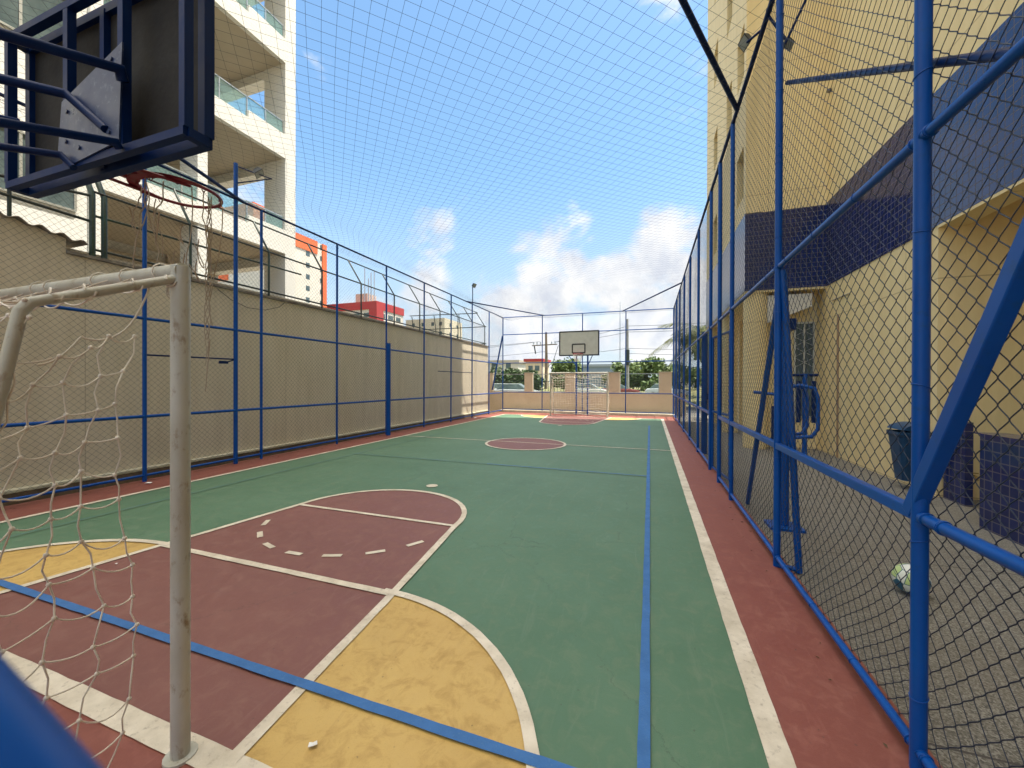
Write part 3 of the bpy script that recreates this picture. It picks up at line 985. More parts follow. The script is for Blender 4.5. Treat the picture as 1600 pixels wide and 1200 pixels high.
# ------------------------------------------------------------------ basketball hoops
def make_hoop(label, yb, sgn, near):
    """sgn = +1: board faces +y (camera sees its back)"""
    h = thing('basketball_hoop', label, 'basketball hoop', (-3.1, yb, 0), 'basketball hoops at both ends of the court')
    x0, x1, z0, z1 = (-3.88, -2.2, 2.80, 3.74) if near else (-4.0, -2.2, 2.82, 3.92)
    Y = lambda d: yb + sgn * d      # d forward of the board
    MB().box((x0, Y(0), z0), (x1, Y(-.018), z1)).build('backboard', [M_boardback if near else M_boardfront], h)
    fr = MB()
    t = .045
    yf, yr_ = Y(-.02), Y(-.115)
    for yy, w in ((yf, .05), (yr_, .042)):
        for a, c in (((x0, z0), (x1, z0)), ((x0, z1), (x1, z1))):
            fr.bar((a[0] - .01, yy, a[1]), (c[0] + .01, yy, c[1]), w, w)
        for xx in (x0, x1):
            fr.bar((xx, yy, z0 + w / 2), (xx, yy, z1 - w / 2), w, w, upd=(0, 1, 0))
    for xx in (x0, x1):
        for zz in (z0, z1):
            fr.bar((xx, yf, zz), (xx, yr_, zz), .046, .046)
    for xx in (-3.22, -2.70):
        fr.bar((xx, yr_, z0), (xx, yr_, z1), .045, .04, upd=(0, 1, 0))
    fr.bar((-3.05, Y(-.03), z0), (-3.05, Y(-.03), z1), .04, .04, upd=(0, 1, 0))
    fr.build('board_frame', M_blue if not near else M_bluedk, h)
    if not near:
        bm = MB()
        yy = Y(.004)
        for a, c in (((x0, z0), (x1, z0)), ((x0, z1), (x1, z1)), ((-3.4, 2.93), (-2.82, 2.93)), ((-3.4, 3.33), (-2.82, 3.33))):
            bm.bar((a[0], yy, a[1]), (c[0], yy, c[1]), .008, .055)
        for xx, a, c in ((x0, z0, z1), (x1, z0, z1), (-3.4, 2.93, 3.33), (-2.82, 2.93, 3.33)):
            bm.box((xx - .0275, Y(.001), a), (xx + .0275, Y(.009), c))
        bm.build('target_marking', M_black, h)
    # gusset plate
    yg = Y(-.145)
    pl = MB()
    pts = [(-2.66, 3.36), (-2.69, 2.84), (-3.14, 2.79), (-3.27, 2.88), (-3.23, 3.17)]
    vs = [(x, yg, z) for x, z in pts] + [(x, yg + sgn * .008, z) for x, z in pts]
    n = len(pts)
    pl.add(vs, [tuple(range(n)), tuple(range(n, 2 * n))[::-1]] + [(i, (i + 1) % n, n + (i + 1) % n, n + i) for i in range(n)])
    for x, z in ((-2.75, 3.29), (-2.77, 2.9), (-3.17, 3.1), (-3.18, 2.93), (-3.05, 2.87)):
        pl.tube([(x, yg, z), (x, yg - sgn * .008, z)], .012, 6)
    pl.build('gusset_plate', M_gusset, h)
    # ring
    cy = Y(.385); zr = 2.86; rr = .225
    rg = MB()
    ring = [(-3.08 + rr * math.cos(a), cy + rr * math.sin(a), zr) for a in np.linspace(0, 2 * math.pi, 41)]
    rg.tube(ring, .011, 8, cap=False)
    a0 = -math.pi / 2 * sgn
    outer = []; inner = []
    for k in range(17):
        a = a0 + (k / 16 - .5) * R(190)
        w = .045 * math.cos((k / 16 - .5) * math.pi) + .008
        outer.append((-3.08 + (rr + w) * math.cos(a), cy + (rr + w) * math.sin(a)))
        inner.append((-3.08 + (rr - .004) * math.cos(a), cy + (rr - .004) * math.sin(a)))
    for k in range(16):
        q = [outer[k], outer[k + 1], inner[k + 1], inner[k]]
        vs = [(x, y, zr - .008) for x, y in q] + [(x, y, zr + .006) for x, y in q]
        rg.add(vs, [(0, 1, 2, 3), (7, 6, 5, 4), (0, 4, 5, 1), (2, 6, 7, 3)])
    rg.bar((-3.16, Y(.0), zr), (-3.16, cy - sgn * .2, zr), .03, .02)
    rg.bar((-3.0, Y(.0), zr), (-3.0, cy - sgn * .2, zr), .03, .02)
    rg.tube([(-3.22, Y(-.01), zr - .03), (-3.27, cy - sgn * .06, zr - .01)], .011, 8)
    rg.tube([(-2.94, Y(-.01), zr - .03), (-2.89, cy - sgn * .06, zr - .01)], .011, 8)
    for k in range(10):
        a = k / 10 * 6.283
        rg.tube([(-3.08 + rr * math.cos(a + d_), cy + rr * math.sin(a + d_), zr - .011 - e_) for d_, e_ in ((-.05, 0), (-.02, .018), (.02, .018), (.05, 0))], .003, 5)
    rg.build('ring', M_hoopred, h)
    # net
    nb = MB()
    rnd = random.Random(3)
    if near:
        def strand(pts, r=.0036):
            nb.tube(pts, r, 6, cap=False)
        for a, ln, sw in ((4.4, .30, .02), (4.7, .62, .03), (5.0, .55, -.03), (5.25, .34, .02), (5.9, .85, .02), (0.1, .62, -.02), (0.5, .9, .03), (3.7, .25, .02), (3.2, .4, -.02)):
            p0 = Vector((-3.08 + rr * math.cos(a), cy + rr * math.sin(a), zr - .02))
            pts = [p0 + Vector((sw * math.sin(t * 5) + rnd.uniform(-.006, .006), sw * math.cos(t * 4) + rnd.uniform(-.006, .006), -ln * t)) for t in np.linspace(0, 1, 12)]
            strand(pts)
        def P(x, y, z): return Vector((x, y, z))
        # loops hanging between the strands, and the long knotted tail
        for xa, xb, z0_, dep in ((-3.24, -3.08, 2.45, .14), (-3.12, -2.98, 2.42, .16), (-3.0, -2.86, 2.36, .12), (-3.2, -3.0, 2.62, .1), (-2.95, -2.84, 2.5, .17), (-3.18, -3.06, 2.3, .12)):
            strand([P(xa + (xb - xa) * t, cy + .04 * math.sin(t * 5), z0_ - dep * 4 * t * (1 - t)) for t in np.linspace(0, 1, 12)])
        for s_ in range(4):
            off = rnd.uniform(-.01, .01)
            strand([P(-2.87 + .012 * math.sin(t * 22 + s_ * 1.6) + .03 * t * -1 + off, cy + .05 + .01 * math.cos(t * 20 + s_ * 1.6), 2.82 - .98 * t) for t in np.linspace(0, 1, 40)], .003)
        for s_, (dx, ln) in enumerate(((-.02, .18), (.0, .36), (.015, .33), (.03, .14))):
            strand([P(-2.90 + dx + .02 * math.sin(t * 3 + s_), cy + .05, 1.84 - ln * t) for t in np.linspace(0, 1, 9)], .0026)
        for s_ in range(5):
            ph = s_ * 1.3
            strand([P(-3.17 + .035 * math.cos(a_ + ph) , cy + .02 * math.sin(a_), 2.24 + .07 * math.sin(a_ + ph * .3) - .01 * s_) for a_ in np.linspace(0, 6.28, 14)], .003)
        strand([P(-3.36, cy - .15, 2.74), P(-3.47, cy - .05, 2.6)], .0035)
        strand([P(-3.1, cy - .12, 2.68), P(-3.32, cy - .02, 2.52)], .0045)
        nb.build('ring_net', M_ropebr, h)
    else:
        for i in range(12):
            a = i / 12 * 6.283
            nb.tube([(-3.08 + (rr - .1 * t) * math.cos(a + .5 * t), cy + (rr - .1 * t) * math.sin(a + .5 * t), zr - .35 * t) for t in (0, .3, .6, 1)], .004, 4, cap=False)
            nb.tube([(-3.08 + (rr - .1 * t) * math.cos(a - .5 * t), cy + (rr - .1 * t) * math.sin(a - .5 * t), zr - .35 * t) for t in (0, .3, .6, 1)], .004, 4, cap=False)
        nb.build('ring_net', M_rope, h)
    # supports
    if near:
        dr = Vector((-.208, -1.13, -.407))
        for (x, z, r, bend) in ((-2.629, 3.186, 0.031, (-0.014, -0.049)), (-3.124, 3.174, 0.025, (0.329, -0.256)), (-2.668, 2.812, 0.024, (-0.008, -0.021)), (-3.176, 2.840, 0.020, (0.078, -0.076))):
            e = Vector((x, yb - .17, z))
            far = e + dr * 1.22
            far.y = -.35
            MB().tube([far, e, (x + bend[0], yb - .15, z + bend[1])], [r, r, r * .85], 12).build('support_arm', M_bluedk, h)
        for x in (-3.10, -3.66):
            MB().tube([(x, -.36, -.02), (x, -.36, 2.9)], .045, 12).build('pole', M_blue, h)
        # thin ties up at the left
        MB().tube([(-3.83, yb - .14, 3.74), (-4.6, yb - 1.2, 4.3)], .014, 8).build('tie_rod', M_bluedk, h)
        MB().tube([(-3.82, yb - .1, 3.22), (-4.6, yb - 1.0, 3.2)], .011, 8).build('tie_rod', M_bluedk, h)
    else:
        for x in (-3.32, -2.78):
            MB().tube([(x, yb + .62, 0), (x, yb + .62, 3.0), (x, yb + .2, 3.2)], .04, 10).build('pole', M_blue, h)
        for x, xx in ((-3.32, -3.62), (-2.78, -2.48)):
            MB().tube([(x, yb + .62, 2.35), (xx, yb + .15, 2.85)], .02, 8).build('brace', M_blue, h)
    return h


make_hoop('near basketball hoop seen from behind, dark board and red ring at top left', 1.44, 1, True)
make_hoop('far basketball hoop with pale grey board above the far goal', 18.15, -1, False)

# ------------------------------------------------------------------ volleyball posts
def vpost(x, sgn, label):
    t = thing('volleyball_post', label, 'net post', (x, 9.62, 0), 'volleyball net posts')
    MB().tube([(x, 9.62, -.1), (x, 9.62, 2.68)], .062, 16).build('post', M_blue, t)
    if sgn > 0 and x < 0:
        return t
    bm = MB().box((x + sgn * .05, 9.55, 1.2), (x + sgn * .17, 9.62, 1.32)); bm.tube([(x + sgn * .15, 9.58, 1.26), (x + sgn * .15, 9.58, 1.05)], .012, 6)
    bm.build('winch', M_bluedk, t)
    return t


vpost(-7.18, 1, 'thick blue volleyball post standing against the left fence')
vpost(1.14, 1, 'thick blue volleyball post standing outside the right fence, before the palm')

# ------------------------------------------------------------------ floodlights
def flood(loc, aim, arm, label, s=.16):
    t = thing('floodlight', label, 'floodlight', loc, 'floodlights on the cage')
    a = Vector(aim).normalized(); L = Vector(loc)
    u = a.cross(Vector((0, 0, 1))).normalized(); w = u.cross(a)
    bm = MB()
    def q(ax, bx, c): return L + u * ax * s + w * bx * s + a * c * s
    fr_ = [q(-.6, -.45, 0), q(.6, -.45, 0), q(.6, .45, 0), q(-.6, .45, 0), q(-.45, -.3, -.35), q(.45, -.3, -.35), q(.45, .3, -.35), q(-.45, .3, -.35)]
    bm.add(fr_, [(4, 5, 6, 7), (0, 4, 7, 3), (1, 2, 6, 5), (0, 1, 5, 4), (3, 7, 6, 2), (0, 3, 2, 1)])
    for k in range(5):
        bm.bar(q(-.35 + k * .17, -.28, -.38), q(-.35 + k * .17, .28, -.38), .006, .02)
    bm.build('housing', M_lamp, t)
    g = MB(); g.add([q(-.52, -.37, .02), q(.52, -.37, .02), q(.52, .37, .02), q(-.52, .37, .02)], [(0, 3, 2, 1)])
    g.build('lens', M_lampg, t)
    ab = MB()
    for seg in arm:
        ab.tube(seg, .012, 8)
    ab.build('mounting_arm', M_bluedk, t)


flood((-7.2, 5.62, 5.6), (.5, .45, -.75), [[(XL, 5.27, 5.6), (-7.28, 5.6, 5.62), (-7.0, 5.72, 5.52), (XL, 5.27, 5.28)]], 'floodlight on bent arm atop the tall left post near the ring', .2)
flood((-7.25, 15.7, 5.78), (.9, -.1, -.5), [[(XL, 15.72, 5.7), (-7.25, 15.7, 5.74)]], 'far left floodlight on top of a slim post', .2)
flood((XR - .12, 4.62, 5.05), (-.8, -.2, -.6), [[(XR, 4.4, HT), (XR - .1, 4.58, 5.02)]], 'square floodlight on the right fence top rail, facing the court', .12)
flood((XR + .16, 4.2, 4.62), (.6, -.5, -.5), [[(XR, 4.25, HT), (XR + .14, 4.22, 4.68)]], 'floodlight hanging behind the top rail, turned to the building', .09)

# ------------------------------------------------------------------ left perimeter wall, its fence and the shed roof
pw = thing('perimeter_wall', 'long beige rendered wall with dark coping beyond the left fence', 'wall', (-8.1, 8, 0))
MB().box((-8.18, 3.25, -.3), (-8.0, 19.0, 3.40)).build('wall', M_wall, pw)
MB().box((-8.22, 3.25, 3.403), (-7.965, 19.02, 3.45)).build('coping', M_cap, pw)
MB().box((-8.0, -2, -.3), (-7.90, 19.0, .07)).build('footing', M_dirt, pw)
MB().box((-8.0, -2, .072), (-7.89, 19.0, .12)).build('footing_edge', M_pale, pw, bevel=.01)
MB().box((-8.22, 2.0, 3.453), (-8.12, 19.0, 3.52)).build('coping_strip', M_twr, pw)
gw = MB()
ys = np.linspace(-2.5, 3.25, 60)
prof = [(-2.5, -.3)] + [(3.25, -.3)] + [(float(y), 3.62 + .30 * (3.25 - y) * .55 + .022 * math.sin(y * 30)) for y in ys[::-1]]
vs = [(-8.0, y, z) for y, z in prof] + [(-8.18, y, z) for y, z in prof]
n = len(prof)
gw.add(vs, [tuple(range(n)), tuple(range(n, 2 * n))[::-1]] + [(i, n + i, n + (i + 1) % n, (i + 1) % n) for i in range(n)])
gw.build('gable_wall', M_wall, pw)
rs = MB()
ysr = np.linspace(-2.5, 3.46, 140)
vs = []
for y in ysr:
    z = 3.625 + .30 * (3.25 - y) * .55 + .030 * math.sin(y * 30)
    vs += [(-7.93, y, z), (-9.6, y, z), (-7.93, y, z + .012), (-9.6, y, z + .012)]
fs = []
for i in range(len(ysr) - 1):
    a = 4 * i; c = a + 4
    fs += [(a, a + 1, c + 1, c), (a + 2, c + 2, c + 3, a + 3), (a, c, c + 2, a + 2)]
rs.add(vs, fs, True)
rs.build('roof_sheet', M_cladroof, pw)
bm = MB().tube([(-7.97, 5.35, 3.36), (-7.96, 5.6, 3.2), (-7.96, 5.95, 3.1), (-7.96, 6.35, 3.12), (-7.96, 6.7, 3.25), (-7.97, 6.85, 3.38)], .006, 6)
tag(bm.build('cable', M_black), 'thin black cable looping down from the top of the beige wall', 'cable')

wf = thing('security_fence', 'dark green wall-top fence with posts whose arms lean outward', 'fence', (-8.1, 10, 3.4))
PY = [4.95, 6.55, 8.07, 9.55, 11.15, 12.7, 14.2, 15.8, 17.3, 18.8]
for y in PY:
    MB().tube([(-8.1, y, 3.40), (-8.1, y, 4.47), (-8.60, y + .02, 5.22)], .022, 8).build('post', M_greenmet if y < 8 else M_darkmet, wf)
for y in (3.58, 3.72):
    MB().tube([(-8.1, y, 3.4), (-8.1, y, 4.42), (-8.5, y + .05, 4.95)], .038, 10).build('post', M_greenmet, wf)
for x, z in ((-8.1, 4.47), (-8.6, 5.22), (-8.1, 3.58)):
    MB().tube([(x, 3.6, z), (x, 19.0, z)], .02, 8).build('rail', M_darkmet, wf)
MB().tube([(-8.1, 3.6, 4.1), (-8.3, 7.6, 4.25)], .02, 8).build('rail', M_greenmet, wf)
for p, q in (((-8.1, 3.6, 4.4), (-9.3, 2.0, 4.5)), ((-8.1, 3.6, 4.4), (-8.1, .6, 3.95)), ((-8.1, 3.6, 4.0), (-8.1, 0.5, 4.1)), ((-8.1, 2.75, 3.5), (-8.1, 2.75, 4.25)), ((-8.1, 2.75, 4.25), (-8.5, 2.9, 4.9)),
             ((-8.1, 19.0, 4.47), (-12.5, 19.0, 4.47)), ((-8.6, 19.0, 5.2), (-12.5, 18.6, 5.2)), ((-8.1, 19.0, 3.58), (-12.5, 19.0, 3.58))):
    MB().tube([p, q], .022, 8).build('rail', M_darkmet, wf)
for x in (-9.6, -11.1, -12.5):
    MB().tube([(x, 19.0, 3.4), (x, 19.0, 4.47), (x, 18.8, 5.2)], .02, 8).build('post', M_darkmet, wf)
chain_link('wire_mesh', 3.8, 19.0, 3.5, 4.47, lambda U, V: np.stack([-8.1 + 0 * U, U, V], -1), (1, 0, 0), M_wire2, wf, r=.0013, d=.1, knot=False)
MB().box((-12.6, 19.02, -.3), (-8.2, 19.2, 3.4)).build('wall_return', M_wall, pw)

# wall shadow-caster: cracks of the old wall, bench of the near gap
# ------------------------------------------------------------------ far low wall, street, verge
fw = thing('low_wall', 'tan low wall with square pillars across the far end, open panels between', 'wall', (-3.6, 20.25, 0))
MB().box((-9.5, 20.15, -.3), (1.6, 20.33, 1.06)).build('wall', M_wallfar, fw)
for x0_, x1_ in ((-8.75, -8.17), (-6.35, -5.89), (-4.15, -3.65), (-1.95, -1.4), (.42, .98)):
    MB().box((x0_, 20.13, 1.06), (x1_, 20.35, 2.05)).build('pillar', M_wallfar, fw, bevel=.01)
    MB().box((x0_ - .03, 20.10, 2.053), (x1_ + .03, 20.38, 2.09)).build('pillar_cap', M_pale, fw)
for x0_, x1_ in ((-8.17, -6.35), (-5.89, -4.15), (-3.65, -1.95), (-1.4, .42)):
    pn = MB().box((x0_, 20.235, 1.08), (x1_, 20.245, 2.0))
    o = pn.build('glass_panel', glass_mat('panel glass', (0.30, 0.38, 0.36), .035, tint=(.93, .96, .94, 1)) if 'panel glass' not in MATS else MATS['panel glass'], fw)
    f_ = MB()
    for z in (1.075, 2.0):
        f_.bar((x0_, 20.24, z), (x1_, 20.24, z), .03, .03)
    for x in (x0_ + .015, x1_ - .015):
        f_.bar((x, 20.24, 1.09), (x, 20.24, 1.985), .03, .03)
    f_.build('panel_frame', M_alu, o)

struct(MB().prism([(-40, 20.5), (60, 20.5), (60, 23.5), (-40, 23.5)], -.31, -.1).build('pavement', mat('pavement concrete', (0.36, 0.33, 0.28), .9, var=(0.3, 0.27, 0.22), scale=1.2, bump=.2)))
struct(MB().sheet([(-120, 23.5), (160, 23.5), (160, 33), (-120, 33)], -.25).build('road', M_asph))
# verge: gently rising rough grass beyond the road
vs = []; fs = []
nx, ny = 60, 24
for j in range(ny + 1):
    for i in range(nx + 1):
        x = -120 + 280 * i / nx; y = 33 + 60 * j / ny
        z = -.24 + .9 * min(1, j / 8) + .12 * math.sin(x * .5 + y * .3) * min(1, j / 3)
        vs.append((x, y, z))
for j in range(ny):
    for i in range(nx):
        a = j * (nx + 1) + i
        fs.append((a, a + 1, a + nx + 2, a + nx + 1))
struct(MB().add(vs, fs, True).build('grass_verge', M_grass))

# ------------------------------------------------------------------ trees
def make_tree(x, y, z, h, r, label, m, name='tree', seed=1, flat=.75, n=2600, trunk=True, ls=.16, group='trees beyond the street'):
    t = thing(name, label, 'tree', (x, y, z), group)
    rd = random.Random(seed)
    tr = MB()
    cz = z + h - r * flat
    if trunk:
        tr.tube([(x, y, z - .2), (x + .1, y, z + h * .25), (x + .05, y + .1, cz)], [.05 * h * .8, .035 * h, .015 * h], 8)
        for k in range(6):
            a = k * 1.05
            tr.tube([(x + .05, y, z + h * .3), (x + r * .35 * math.cos(a), y + r * .35 * math.sin(a), cz - r * .1), (x + r * .7 * math.cos(a), y + r * .7 * math.sin(a), cz + r * .2)], [.018 * h, .012 * h, .004 * h], 6)
        tr.build('trunk', M_bark, t)
    cl = []
    for k in range(26):
        a = rd.uniform(0, 6.28); e = rd.uniform(-.7, 1.0); q = rd.uniform(.35, .95)
        cl.append((x + r * q * math.cos(a) * math.sqrt(max(.05, 1 - e * e * .8)), y + r * q * math.sin(a) * math.sqrt(max(.05, 1 - e * e * .8)), cz + r * flat * e * .75, r * rd.uniform(.18, .36)))
    A = np.random.default_rng(seed)
    ci = A.integers(0, len(cl), n)
    cc = np.array(cl)[ci]
    d = A.normal(size=(n, 3)); d /= np.linalg.norm(d, axis=1, keepdims=True)
    p = cc[:, :3] + d * cc[:, 3:4] * A.uniform(.45, 1.08, (n, 1))
    u = A.normal(size=(n, 3)); u /= np.linalg.norm(u, axis=1, keepdims=True)
    w = np.cross(u, A.normal(size=(n, 3))); w /= np.linalg.norm(w, axis=1, keepdims=True)
    s = ls * A.uniform(.6, 1.4, (n, 1))
    V = np.stack([p - u * s, p + w * s * .5, p + u * s, p - w * s * .5], 1).reshape(-1, 3)
    MB().add(V.tolist(), [tuple(range(4 * i, 4 * i + 4)) for i in range(n)]).build('crown', m, t)
    return t


make_tree(-17.5, 47, .3, 3.3, 3.0, 'low bushy tree beyond the street at the far left end of the low wall', M_leafd, seed=1, ls=.2)
make_tree(-13.9, 46, .3, 2.8, 1.9, 'small dark round tree left of the leaning utility pole', M_leafd, seed=2, ls=.18)
make_tree(-8.9, 44.5, .2, 3.9, 2.3, 'round bright green tree just left of the far backboard poles', M_leaf, seed=3, ls=.2, n=3400)
make_tree(-3.3, 54, .4, 3.9, 2.6, 'olive green tree, left one of the grove right of the far goal', M_leaf, seed=4, ls=.2)
make_tree(0.2, 53, .4, 4.3, 3.2, 'broad tree in the middle of the grove right of the far goal', M_leaf, seed=5, ls=.22, n=3400)
make_tree(4.0, 55, .4, 3.7, 2.8, 'rightmost tree of the grove, beside the palm', M_leaf, seed=6, ls=.22)
for i, (x, y) in enumerate(((4.6, 30), (5.8, 36), (5.2, 42))):
    make_tree(x, y, 0, 5.6 + i * .6, 2.1, ('leafy dark tree seen through the right fence behind the palm', 'taller dark tree deeper behind the palm', 'dark tree farthest behind the palm')[i], M_leafd, seed=20 + i, ls=.17)
make_tree(3.1, 18.6, 0, 2.6, .8, 'dark shrub seen under the yellow tower past the column', M_leafd, name='shrub', seed=31, ls=.07, n=1800, group=None)

# palm
pt = thing('palm_tree', 'coconut palm with drooping fronds beside the yellow tower beyond the far wall', 'palm', (2.9, 22.6, 0))
MB().tube([(2.9, 22.6, -.2), (2.85, 22.6, 1.6), (2.75, 22.6, 3.0), (2.7, 22.55, 4.0)], [.16, .12, .10, .10], 10).build('trunk', M_bark, pt)
rd = random.Random(4)
for k in range(20):
    a = k * 2.399; el = rd.uniform(-.3, 1.1); L = rd.uniform(2.1, 2.9)
    base = Vector((2.7, 22.55, 4.05)); pts = []
    for s in range(13):
        t = s / 12
        rr = L * t * math.cos(el * (1 - t * .6)); zz = L * (math.sin(el) * t - .62 * t * t)
        pts.append(base + Vector((rr * math.cos(a), rr * math.sin(a), zz)))
    bm = MB(); bm.tube(pts, [.018 * (1 - i / 14) + .003 for i in range(13)], 5)
    sd_ = Vector((-math.sin(a), math.cos(a), 0))
    for s in range(1, 12):
        for sub in (0, .5):
            p = pts[s].lerp(pts[min(12, s + 1)], sub)
            dr = (pts[min(12, s + 1)] - pts[s - 1]).normalized()
            ln = .55 * math.sin(math.pi * (s + sub) / 13) + .08
            for sg in (1, -1):
                tip = p + sd_ * sg * ln * .8 + dr * ln * .55 + Vector((0, 0, -ln * rd.uniform(.35, .75)))
                mid = p.lerp(tip, .5) + Vector((0, 0, .03))
                bm.add([p + dr * .012, p - dr * .012, mid - dr * .016, tip, mid + dr * .016], [(0, 1, 2, 3, 4)])
    bm.build('frond', M_palm, pt)

# ------------------------------------------------------------------ utility poles, wires, mast
u1 = thing('utility_pole', 'rough utility pole with a crossarm and hanging insulators left of the far backboard', 'utility pole', (-13.7, 53.5, 0))
MB().tube([(-13.75, 53.5, 0), (-13.65, 53.5, 4), (-13.72, 53.5, 8.6)], [.24, .21, .15], 10).build('pole', M_wood, u1)
MB().bar((-15.7, 53.3, 6.75), (-12.2, 53.75, 6.9), .10, .14).build('crossarm', M_wood, u1)
for x in (-15.5, -15.0, -14.5, -12.9, -12.4):
    MB().tube([(x, 53.4, 6.9), (x, 53.4, 7.25)], .09, 6).build('insulator', M_alu, u1)
MB().tube([(-15.4, 53.4, 6.7), (-15.2, 53.4, 5.6)], .09, 6).build('fuse_cutout', M_darkmet, u1)
MB().tube([(-12.0, 53.6, 6.7), (-12.7, 53.5, 4.5), (-13.6, 53.5, 3.6)], .04, 5).build('guy_wire', M_darkmet, u1)
u2 = thing('utility_pole', 'slim grey concrete utility pole right of the far backboard', 'utility pole', (-2.4, 47.9, 0))
MB().tube([(-2.45, 47.9, 0), (-2.5, 47.9, 9.0)], [.2, .12], 10).build('pole', mat('pole concrete', (0.35, 0.34, 0.32), .9, var=(.25, .24, .22), scale=2), u2)
MB().tube([(-2.5, 47.7, 3.6), (-2.5, 47.7, 5.4)], .26, 8).build('transformer', M_darkmet, u2)
ms = thing('antenna_mast', 'thin tall lattice mast rising right of the far backboard', 'mast', (-6.5, 93, 0))
m_ = MB()
for k in range(3):
    m_.tube([(-6.5 + .25 * math.cos(k * 2.1), 93 + .25 * math.sin(k * 2.1), 0), (-6.5, 93, 20)], .05, 4)
for z in range(1, 19):
    w = .25 * (1 - z / 20)
    m_.tube([(-6.5 - w, 93, z), (-6.5 + w, 93, z + .8)], .03, 4)
m_.build('lattice', M_alu, ms)
wl_defs = [((-60, 50, 6.5), (-15.5, 53.4, 7.2)), ((-60, 50, 7.6), (-14.6, 53.4, 7.3)), ((-60, 50, 5.4), (-13.7, 53.4, 5.9)), ((-12.4, 53.4, 7.2), (-2.5, 47.9, 8.2)),
           ((-12.6, 53.4, 7.2), (-2.5, 47.9, 7.5)), ((-13.7, 53.4, 5.6), (-2.5, 47.9, 5.6)), ((-2.5, 47.9, 8.2), (30, 40, 9.0)), ((-2.5, 47.9, 7.5), (30, 40, 8.4)), ((-2.5, 47.9, 5.6), (30, 40, 5.6)), ((-2.5, 47.9, 5.0), (30, 40, 5.0))]
WLL = ['lowest bare line left of the crossarm pole', 'upper power line left of the crossarm pole', 'telephone cable left of the crossarm pole', 'upper power line between the two utility poles',
       'second power line between the two utility poles', 'low telephone cable between the two utility poles', 'highest power line running right from the concrete pole', 'second power line running right from the concrete pole',
       'telephone cable running right from the concrete pole', 'lowest telephone cable running right from the concrete pole']
for (a, c), lb in zip(wl_defs, WLL):
    a = Vector(a); c = Vector(c)
    pts = [a.lerp(c, t) - Vector((0, 0, (a - c).length * .02 * 4 * t * (1 - t))) for t in np.linspace(0, 1, 16)]
    tag(MB().tube(pts, .022, 4).build('power_line', M_darkmet), lb, 'cable', 'overhead lines beyond the street')

# ------------------------------------------------------------------ parked cars
def make_car(x, y, rz, col, label):
    t = thing('parked_car', label, 'car', (x, y, 0.0), 'cars parked along the street')
    t.rotation_euler = (0, 0, rz)
    L, Wd = 4.2, 1.7
    m = mat('car paint ' + label[:14], col, .25, coat=.6)
    prof = [(-2.1, .35), (-2.08, .75), (-1.9, .95), (-1.1, 1.0), (1.0, .98), (1.75, .85), (2.1, .7), (2.1, .35)]
    bm = MB(); n = len(prof)

    def loft(pr, w0, w1, top):
        vs = []
        for sgn in (-1, 1):
            for px, pz in pr:
                w = w0 if pz < top else w1
                vs.append((px, sgn * w, pz))
        k = len(pr)
        return vs, [tuple(range(k)), tuple(range(k, 2 * k))[::-1]] + [(i, k + i, k + (i + 1) % k, (i + 1) % k) for i in range(k)]
    v_, f_ = loft(prof, .85, .82, .9); bm.add(v_, f_)
    cab = [(-1.65, .96), (-1.15, 1.42), (.25, 1.44), (1.0, .97)]
    v2, f2 = loft(cab, .80, .66, 1.2); g = MB(); g.add(v2, f2)

    def local(b_, name, mm, bev=0):
        me = bpy.data.meshes.new(name); me.from_pydata(b_.v, [], b_.f); me.polygons.foreach_set('use_smooth', b_.sm); me.materials.append(mm)
        o = bpy.data.objects.new(name, me); C.objects.link(o); o.parent = t
        if bev:
            q = o.modifiers.new('bevel', 'BEVEL'); q.width = bev; q.segments = 2
        return o
    local(bm, 'body', m, .06); local(g, 'windows', M_win, .03)
    local(MB().box((-1.12, -.64, 1.425), (.22, .64, 1.465)), 'roof', m, .015)
    for wx in (-1.3, 1.3):
        for sy in (-.8, .8):
            w = MB().tube([(wx, sy - .1, .31), (wx, sy + .1, .31)], .31, 18)
            o = local(w, 'wheel', M_tyre)
            rim = MB().tube([(wx, sy - .105, .31), (wx, sy + .105, .31)], .19, 12)
            r_ = local(rim, 'rim', M_alu); r_.parent = o
    for sy in (-.6, .6):
        local(MB().box((2.06, sy - .16, .62), (2.12, sy + .16, .74)), 'headlight', M_alu)
        local(MB().box((-2.12, sy - .12, .72), (-2.05, sy + .12, .86)), 'tail_light', M_hoopred)


make_car(-10.6, 31.6, .1, (.55, .56, .57), 'silver hatchback parked beyond the left glass panel')
make_car(-13.2, 35.0, .4, (.7, .7, .7), 'white hatchback parked behind the silver hatchback')
make_car(-15.2, 31.8, .0, (.06, .07, .09), 'black hatchback parked at the far left end of the street')
make_car(-5.6, 39, .0, (.72, .72, .72), 'white hatchback on the grass behind the far goal')
make_car(-3.0, 41, .0, (.25, .05, .04), 'dark red hatchback behind the right post of the far goal')
make_car(1.6, 44, .0, (.6, .63, .68), 'pale blue hatchback beneath the middle tree of the grove')
rw = thing('retaining_fence', 'long dark railing behind the parked cars across the street', 'fence', (-10, 46, 0))
q = MB()
for x in np.arange(-30, -7.5, .35):
    q.bar((x, 43.0, .2), (x, 43.0, 1.75), .05, .05)
q.bar((-30, 43.0, 1.7), (-7.5, 43.0, 1.7), .06, .06); q.bar((-30, 43.0, .5), (-7.5, 43.0, .5), .06, .06)
q.build('railing', M_darkmet, rw)

